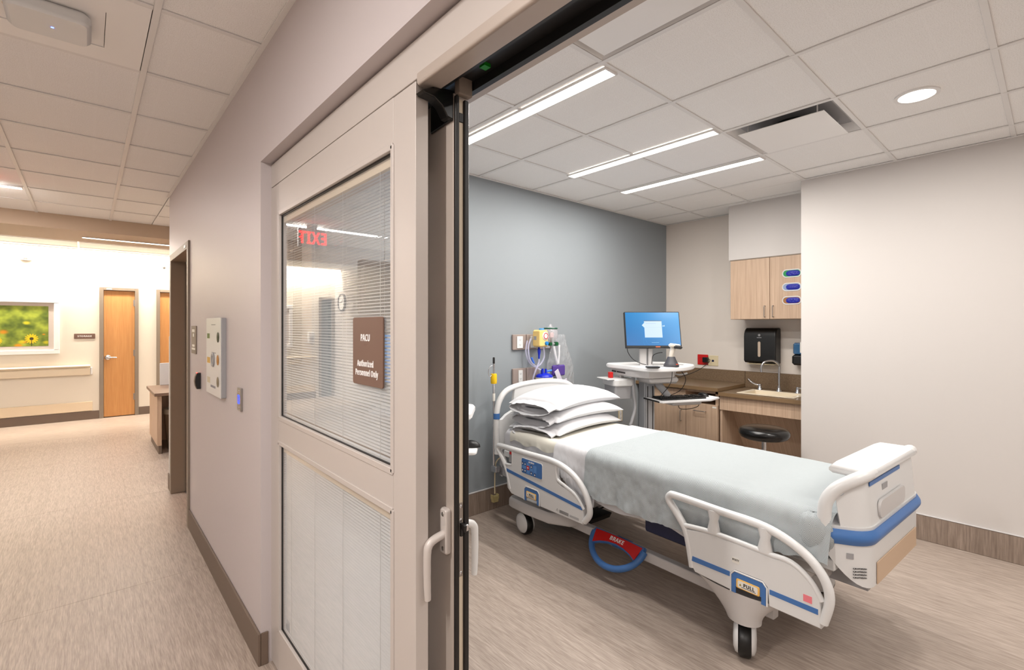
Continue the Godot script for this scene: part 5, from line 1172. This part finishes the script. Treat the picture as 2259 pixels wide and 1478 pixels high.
	part("cord", MB.new().tube(smooth_path([Vector3(-0.03, 0, 0.02), Vector3(-0.04, 0.005, 0.05), Vector3(-0.10, -0.03, 0.06), Vector3(-0.35, -0.10, 0.06), Vector3(-0.70, -0.135, 0.08), Vector3(-0.98, -0.14, 0.12)], 6), 0.0032, 8), M.ink, pc)
	# small container on the worktop
	var wj := thing("wipes_tub", "white tub with purple label and dark lid on worktop", "tub", Vector3(4.98, 0.921, -2.93))
	part("tub", MB.new().lathe([[0.0, 0.0], [0.058, 0.0], [0.06, 0.006], [0.06, 0.14], [0.055, 0.145], [0.0, 0.145]], 24), M.white, wj)
	part("lid", MB.new().lathe([[0.062, 0.145], [0.062, 0.172], [0.05, 0.18], [0.0, 0.18]], 24), mat(Color(0.12, 0.06, 0.10), 0.4), wj)
	part("label", MB.new().lathe([[0.0603, 0.05], [0.0608, 0.05], [0.0608, 0.11], [0.0603, 0.11]], 24), mat(Color(0.33, 0.12, 0.42), 0.5), wj)
	var stl := thing("stool", "black padded round stool in front of the sink counter", "stool", Vector3(4.18, 0, -1.60))
	part("seat", MB.new().at(Vector3(0, 0.025, 0)).lathe([[0.0, 0.575], [0.15, 0.577], [0.178, 0.590], [0.190, 0.615], [0.190, 0.635], [0.178, 0.655], [0.15, 0.667], [0.08, 0.672], [0.0, 0.673]], 40), M.gloss_black, stl)
	part("gas_lift", MB.new().lathe([[0.025, 0.10], [0.025, 0.38], [0.018, 0.38], [0.018, 0.575], [0.05, 0.585], [0.05, 0.601]], 18), M.chrome, stl)
	for k in 5:
		var an = TAU * k / 5 + 0.3
		var dir = Vector3(cos(an), 0, sin(an))
		var lg := part("leg", MB.new().tube([Vector3(0, 0.115, 0), dir * 0.14 + Vector3(0, 0.11, 0), dir * 0.25 + Vector3(0, 0.085, 0)], [0.022, 0.018, 0.014], 10), M.black, stl)
		part("caster", MB.new().at(dir * 0.25 + Vector3(0, 0.028, 0), Basis(Vector3.UP, -an) * Basis(Vector3.RIGHT, PI / 2)).lathe([[0.0, -0.018], [0.026, -0.018], [0.028, -0.012], [0.028, 0.012], [0.026, 0.018], [0.0, 0.018]], 18).tube([Vector3(0, 0, 0), Vector3(0.0, 0.0, -0.05)], 0.006, 8), M.black, lg)
# ---------------------------------------------------------------- computer cart
func screen_mat() -> StandardMaterial3D:
	var im := Image.create(320, 200, false, Image.FORMAT_RGB8)
	for y in 200:
		for x in 320:
			var t = float(x) / 320 * 0.5 + (1 - float(y) / 200) * 0.5
			var c = Color(0.0, 0.40, 0.66).lerp(Color(0.05, 0.60, 0.86), t)
			if absf(Vector2(x - 200, (y - 150) * 1.3).length() - 90) < 0.7 or absf(Vector2(x - 230, (y - 170) * 1.3).length() - 130) < 0.7: c = c.lerp(Color(0.1, 0.55, 0.85), 0.5)
			im.set_pixel(x, y, c)
	im.fill_rect(Rect2i(110, 52, 105, 100), Color(0.78, 0.86, 0.95)); im.fill_rect(Rect2i(110, 49, 105, 4), Color(0.25, 0.36, 0.48))
	im.fill_rect(Rect2i(120, 66, 60, 2), Color(0.65, 0.74, 0.85)); im.fill_rect(Rect2i(120, 90, 90, 1), Color(0.70, 0.78, 0.88))
	for k in 14: im.fill_rect(Rect2i(109 - k, 78 - (14 - k) , 1, (14 - k) * 2), Color(0.80, 0.88, 0.95))
	im.fill_rect(Rect2i(219, 80, 6, 5), Color(0.85, 0.92, 0.98)); im.fill_rect(Rect2i(227, 78, 5, 7), Color(0.85, 0.92, 0.98)); im.fill_rect(Rect2i(148, 181, 44, 2), Color(0.55, 0.74, 0.88))
	var m := StandardMaterial3D.new(); m.albedo_color = Color(0.02, 0.02, 0.02); m.roughness = 0.25
	m.emission_enabled = true; m.emission = Color(1, 1, 1); m.emission_operator = BaseMaterial3D.EMISSION_OP_MULTIPLY
	m.emission_texture = ImageTexture.create_from_image(im); m.emission_energy_multiplier = 0.46
	return m
func monitor(parent, at: Vector3, b: Basis, w, h, sm):
	var f := part("monitor_frame", MB.new().at(at, b).box(Vector3(0, 0, -0.018), Vector3(w, h, 0.036), 0.005), M.black, parent)
	var q := MB.new(); q.at(at, b)
	var x = w / 2 - 0.008; var y1 = h / 2 - 0.008; var y0 = -h / 2 + 0.022
	q.quad(Vector3(-x, y0, 0.001), Vector3(x, y0, 0.001), Vector3(x, y1, 0.001), Vector3(-x, y1, 0.001), Vector3(0, 0, 1), [Vector2(0, 1), Vector2(1, 1), Vector2(1, 0), Vector2(0, 0)])
	part("screen", q, sm, f)
	area_light(at + b * Vector3(0, 0, 0.01), Vector2(w - 0.02, h - 0.03), 0.03, Color(0.35, 0.7, 1.0), b * Basis(Vector3.UP, PI), parent)
	return f
func cart():
	var sm := screen_mat(); M.screen = sm
	var c := thing("computer_cart", "white mobile computer cart with blue screen monitor beside the bed", "computer cart", Vector3(3.80, 0, -2.40), deg_to_rad(-26))
	# local x: user's side axis, +z: front
	var SH = 1.145
	var m := MB.new(); m.at(Vector3(0, SH, 0), Basis(Vector3(1, 0, 0), Vector3(0, 0, 1), Vector3(0, 1, 0)))
	var outl = [Vector2(-0.24, -0.33), Vector2(0.10, -0.36), Vector2(0.30, -0.30), Vector2(0.395, -0.14), Vector2(0.40, 0.02), Vector2(0.33, 0.14), Vector2(0.16, 0.27), Vector2(0.0, 0.315), Vector2(-0.15, 0.31), Vector2(-0.235, 0.23), Vector2(-0.27, 0.0), Vector2(-0.315, -0.16), Vector2(-0.32, -0.27)]
	m.ext(smooth_path(outl, 4, true), 0.0, 0.036, 0.010)
	var ws := part("work_surface", m, M.white, c)
	for q in [[-0.10, 0.21, 0.22, 0.18], [0.18, 0.02, 0.20, -0.7]]: part("grip_slot", MB.new().at(Vector3(q[0], SH + 0.036, q[1]), Basis(Vector3.UP, q[3])).bx(-q[2] / 2, q[2] / 2, 0, 0.0012, -0.012, 0.012), mat(Color(0.25, 0.25, 0.26), 0.5), ws)
	part("orange_sticker", MB.new().at(Vector3(0.10, SH + 0.036, 0.12), Basis(Vector3.UP, 0.3)).bx(-0.025, 0.025, 0, 0.001, -0.012, 0.012), mat(Color(0.90, 0.28, 0.12), 0.5), ws)
	part("drawer_unit", MB.new().at(Vector3(0, SH, 0), Basis(Vector3(1, 0, 0), Vector3(0, 0, 1), Vector3(0, 1, 0))).ext([Vector2(-0.27, -0.28), Vector2(0.20, -0.28), Vector2(0.24, 0.0), Vector2(0.10, 0.18), Vector2(-0.16, 0.20), Vector2(-0.24, 0.05)], -0.065, 0.0, 0.012), M.plastic2, c)
	part("underside_pod", MB.new().at(Vector3(0.03, SH - 0.09, 0.03)).box(Vector3.ZERO, Vector3(0.30, 0.06, 0.24), 0.025), M.plastic2, c)
	part("side_vent", MB.new().at(Vector3(-0.272, SH - 0.03, -0.13), Basis(Vector3.UP, 0.0)).bx(-0.003, 0.0, -0.008, 0.004, -0.12, -0.04).bx(-0.003, 0.0, -0.008, 0.004, -0.02, 0.13), M.ink, c)
	part("column", MB.new().bx(-0.055, 0.055, 0.10, SH - 0.10, -0.15, -0.05, 0.008).bx(-0.042, 0.042, 0.10, SH - 0.1, -0.06, -0.04), mat(Color(0.72, 0.73, 0.745), 0.4, 0.2), c)
	part("column_groove", MB.new().bx(-0.030, -0.022, 0.15, SH - 0.16, -0.041, -0.0385).bx(0.022, 0.030, 0.15, SH - 0.16, -0.041, -0.0385), M.dark, c)
	part("base", MB.new().at(Vector3(0, 0.07, -0.05), Basis(Vector3(1, 0, 0), Vector3(0, 0, 1), Vector3(0, 1, 0))).ext([Vector2(-0.22, -0.24), Vector2(-0.14, -0.24), Vector2(-0.08, -0.08), Vector2(0.08, -0.08), Vector2(0.14, -0.24), Vector2(0.22, -0.24), Vector2(0.12, 0.0), Vector2(0.22, 0.24), Vector2(0.14, 0.24), Vector2(0.07, 0.08), Vector2(-0.07, 0.08), Vector2(-0.14, 0.24), Vector2(-0.22, 0.24), Vector2(-0.12, 0.0)], 0.0, 0.05, 0.008), M.plastic2, c)
	for q in [[-0.18, -0.27], [0.18, -0.27], [-0.18, 0.17], [0.18, 0.17]]: part("caster", MB.new().at(Vector3(q[0], 0.04, q[1]), Basis(Vector3.BACK, PI / 2)).lathe([[0.0, -0.018], [0.036, -0.018], [0.04, -0.012], [0.04, 0.012], [0.036, 0.018], [0.0, 0.018]], 18).at(Vector3(q[0], 0.06, q[1])).bx(-0.012, 0.012, -0.01, 0.03, -0.012, 0.012), M.dark, c)
	part("push_tube", MB.new().tube(smooth_path([Vector3(-0.16, SH - 0.06, -0.06), Vector3(-0.17, SH - 0.20, -0.04), Vector3(-0.165, 0.80, -0.02), Vector3(-0.21, 0.68, 0.0), Vector3(-0.225, 0.60, 0.0), Vector3(-0.225, 0.12, 0.0)], 5), 0.014, 10), M.gray, c)
	# keyboard tray, slid to the right and tilted
	var tb = Basis(Vector3.UP, 0.0)
	var to = Vector3(0.245, 0.885, 0.065)
	part("tray_arm", MB.new().tube([Vector3(0.02, SH - 0.12, 0.04), Vector3(0.12, 0.90, 0.06)], 0.032, 10, false, Vector3.UP, 0.5), M.gray, c)
	var tr := part("keyboard_tray", MB.new().at(to, Basis(Vector3(1, 0, 0), Vector3(0, 0, 1), Vector3(0, 1, 0))).ext([Vector2(-0.29, -0.155), Vector2(0.21, -0.155), Vector2(0.35, -0.09), Vector2(0.36, 0.06), Vector2(0.20, 0.155), Vector2(-0.28, 0.155), Vector2(-0.30, 0.13)], -0.018, 0.0, 0.006), M.white, c)
	part("tray_pod", MB.new().at(to + Vector3(0.0, -0.035, 0.03)).box(Vector3.ZERO, Vector3(0.30, 0.035, 0.14), 0.012), M.plastic2, tr)
	part("wrist_band", MB.new().at(to).bx(-0.305, -0.295, -0.014, -0.003, -0.12, 0.13), M.ink, tr)
	var kb := thing("keyboard", "black keyboard on the cart's slide-out tray", "keyboard", c.position + c.basis * (to + Vector3(-0.04, 0.001, 0.03)), deg_to_rad(-26))
	part("case", MB.new().bx(-0.225, 0.225, 0, 0.012, -0.08, 0.08, 0.003), M.dark, kb)
	var key = MB.new().box(Vector3(0, 0.004, 0), Vector3(0.0155, 0.008, 0.0155), 0.002).mesh()
	for r in 6:
		for k in 22:
			if k == 15 or k == 18: continue
			var o := part("key", key, M.black, kb); o.position = Vector3(-0.209 + k * 0.0199, 0.011, -0.066 + r * 0.0225)
	var ms := thing("mouse", "black mouse on the keyboard tray end of the bedside cart", "mouse", c.position + c.basis * (to + Vector3(0.255, 0.001, -0.03)), deg_to_rad(-10))
	part("shell", MB.new().surf(func(u, v):
		var an = u * TAU; var t = v * PI / 2
		return Vector3(cos(an) * 0.034 * cos(t), 0.034 * sin(t), sin(an) * 0.056 * cos(t)), 24, 8, 0, Vector2.ONE, -1.0), M.black, ms)
	# monitor, turned towards the door
	var iv = c.basis.inverse()
	var mo := thing("computer_monitor", "flat monitor showing blue desktop with white window on the cart", "monitor", Vector3(3.70, 1.495, -2.335), deg_to_rad(-41.45 + 1.0))
	monitor(mo, Vector3.ZERO, Basis(Vector3.RIGHT, deg_to_rad(-13)), 0.487, 0.325, sm)
	part("brand_mark", MB.new().at(Vector3.ZERO, Basis(Vector3.RIGHT, deg_to_rad(-13))).bx(0.015, 0.055, -0.1555, -0.1475, 0.0, 0.001), mat(Color(0.80, 0.40, 0.26), 0.5), mo)
	part("stand", MB.new().bx(-0.105, -0.045, -0.335, -0.08, -0.06, -0.03, 0.004).bx(-0.03, 0.01, -0.335, -0.05, -0.065, -0.035, 0.004).bx(-0.10, 0.02, -0.12, 0.02, -0.05, -0.03), M.plastic2, mo)
	part("stand_groove", MB.new().bx(-0.042, -0.033, -0.33, -0.08, -0.06, -0.05), M.gray, mo)
	part("cable", MB.new().tube(smooth_path([Vector3(-0.22, -0.10, -0.03), Vector3(-0.215, -0.19, -0.02), Vector3(-0.17, -0.26, 0.0), Vector3(-0.10, -0.295, 0.01), Vector3(-0.06, -0.305, 0.0)], 5), 0.003, 6).tube(smooth_path([Vector3(0.09, -0.20, -0.02), Vector3(0.04, -0.205, 0.0), Vector3(0.0, -0.23, 0.0), Vector3(-0.01, -0.30, 0.0)], 5), 0.003, 6), M.ink, mo)
	var sc := thing("barcode_scanner", "white and grey barcode scanner standing in its cradle", "barcode scanner", Vector3(3.72, SH + 0.036, -2.17), deg_to_rad(-41))
	part("cradle", MB.new().lathe([[0.0, 0.0], [0.062, 0.0], [0.064, 0.012], [0.055, 0.03], [0.04, 0.06], [0.03, 0.085], [0.0, 0.088]], 24), mat(Color(0.26, 0.26, 0.28), 0.45), sc)
	part("grip", MB.new().tube([Vector3(-0.004, 0.07, 0), Vector3(0.004, 0.12, 0.0), Vector3(0.018, 0.165, 0.0)], [0.020, 0.019, 0.024], 12), mat(Color(0.86, 0.83, 0.78), 0.4), sc)
	part("head", MB.new().at(Vector3(0.025, 0.178, 0.01), Basis(Vector3.BACK, -0.12)).box(Vector3.ZERO, Vector3(0.095, 0.036, 0.06), 0.014), mat(Color(0.86, 0.83, 0.78), 0.4), sc)
	part("nose", MB.new().at(Vector3(0.045, 0.167, 0.02), Basis(Vector3.BACK, -0.12)).box(Vector3.ZERO, Vector3(0.072, 0.03, 0.062), 0.012), mat(Color(0.16, 0.16, 0.17), 0.4), sc)
	part("orange_mark", MB.new().box(Vector3(0.03, 0.024, 0.05), Vector3(0.02, 0.006, 0.006)), mat(Color(0.9, 0.3, 0.15), 0.5), sc)
	var hub := thing("cable_hub", "flat dark adapter with cables on the cart top", "adapter", Vector3(3.50, SH + 0.036, -2.21), deg_to_rad(-41))
	part("case", MB.new().bx(-0.055, 0.055, 0, 0.014, -0.03, 0.03, 0.005), M.dark, hub)
	# waste bin hung on the cart
	var bn := thing("cart_bin", "small grey bin with white rim hung on the cart side", "bin", c.position + c.basis * Vector3(-0.26, 0.875, -0.16), deg_to_rad(-26))
	part("bucket", MB.new().at(Vector3.ZERO, Basis(Vector3(1, 0, 0), Vector3(0, 0, 1), Vector3(0, 1, 0))).ext(rrect(-0.085, -0.11, 0.085, 0.11, 0.02), 0.0, 0.125, 0.006), M.gray, bn)
	part("rim", MB.new().at(Vector3.ZERO, Basis(Vector3(1, 0, 0), Vector3(0, 0, 1), Vector3(0, 1, 0))).ext(rrect(-0.10, -0.125, 0.10, 0.125, 0.025), 0.115, 0.175, 0.010), M.plastic, bn)
	part("lid_flap", MB.new().bx(-0.16, 0.09, 0.172, 0.182, -0.11, 0.11, 0.004), M.plastic, bn)
	part("red_clip", MB.new().bx(-0.09, -0.055, 0.182, 0.235, -0.02, 0.02, 0.004), M.red, bn)
	part("hanger", MB.new().bx(0.02, 0.05, 0.182, 0.30, -0.02, 0.02, 0.004), M.plastic2, bn)
	part("hook", MB.new().tube(smooth_path([Vector3(0.24, SH - 0.05, -0.1), Vector3(0.33, SH - 0.07, -0.08), Vector3(0.40, SH - 0.055, -0.06)], 5), 0.008, 8), M.plastic, c)
	part("tray_cable", MB.new().tube(smooth_path([Vector3(0.02, SH - 0.0, 0.27), Vector3(0.01, SH - 0.10, 0.26), Vector3(-0.03, SH - 0.2, 0.20), Vector3(0.02, 0.895, 0.06)], 6), 0.003, 6), M.ink, c)
	part("tray_cable", MB.new().tube(smooth_path([Vector3(0.15, SH - 0.0, 0.2), Vector3(0.2, SH - 0.08, 0.2), Vector3(0.18, SH - 0.18, 0.15), Vector3(0.15, 0.89, 0.0)], 6), 0.003, 6), M.ink, c)
	part("tray_cable", MB.new().tube(smooth_path([Vector3(0.20, 0.86, 0.10), Vector3(0.20, 0.80, 0.11), Vector3(0.30, 0.79, 0.11), Vector3(0.40, 0.81, 0.10), Vector3(0.41, 0.86, 0.09)], 5), 0.003, 6), M.ink, c)
func second_cart():
	var c := thing("chart_cart", "second white computer cart mostly hidden behind the sliding door", "computer cart", Vector3(1.62, 0, -2.78), deg_to_rad(-41))
	part("column", MB.new().bx(-0.05, 0.05, 0.10, 1.15, -0.05, 0.05, 0.008), M.plastic2, c)
	part("base", MB.new().bx(-0.22, 0.18, 0.06, 0.11, -0.20, 0.20, 0.02), M.plastic2, c)
	for q in [[-0.18, -0.16], [0.14, -0.16], [-0.18, 0.16], [0.14, 0.16]]: part("caster", MB.new().at(Vector3(q[0], 0.03, q[1]), Basis(Vector3.BACK, PI / 2)).lathe([[0.0, -0.015], [0.03, -0.015], [0.03, 0.015], [0.0, 0.015]], 14), M.dark, c)
	part("work_surface", MB.new().at(Vector3(0, 0.94, 0), Basis(Vector3(1, 0, 0), Vector3(0, 0, 1), Vector3(0, 1, 0))).ext(rrect(-0.30, -0.20, 0.375, 0.20, 0.06), 0, 0.045, 0.012), M.white, c)
	part("keyboard_tray", MB.new().at(Vector3(0, 0.745, 0), Basis(Vector3(1, 0, 0), Vector3(0, 0, 1), Vector3(0, 1, 0))).ext(rrect(-0.25, 0.0, 0.41, 0.26, 0.03), 0, 0.018, 0.006), M.white, c)
	part("tray_arm", MB.new().bx(-0.03, 0.03, 0.73, 0.75, -0.03, 0.15), M.gray, c)
	var ms := thing("mouse", "black mouse on the tray of the cart behind the sliding door", "mouse", c.position + c.basis * Vector3(0.365, 0.764, 0.12), deg_to_rad(40))
	part("shell", MB.new().surf(func(u, v):
		var an = u * TAU; var t = v * PI / 2
		return Vector3(cos(an) * 0.036 * cos(t), 0.042 * sin(t), sin(an) * 0.062 * cos(t)), 24, 8, 0, Vector2.ONE, -1.0), M.black, ms)
	var mo := thing("chart_monitor", "blue lit monitor seen through the blinds behind the sign", "monitor", c.position + c.basis * Vector3(0.02, 1.31, 0.02), deg_to_rad(-41))
	monitor(mo, Vector3.ZERO, Basis.IDENTITY, 0.50, 0.35, M.screen)
	part("stand", MB.new().bx(-0.03, 0.03, -0.325, 0.0, -0.07, -0.035, 0.004), M.plastic2, mo)
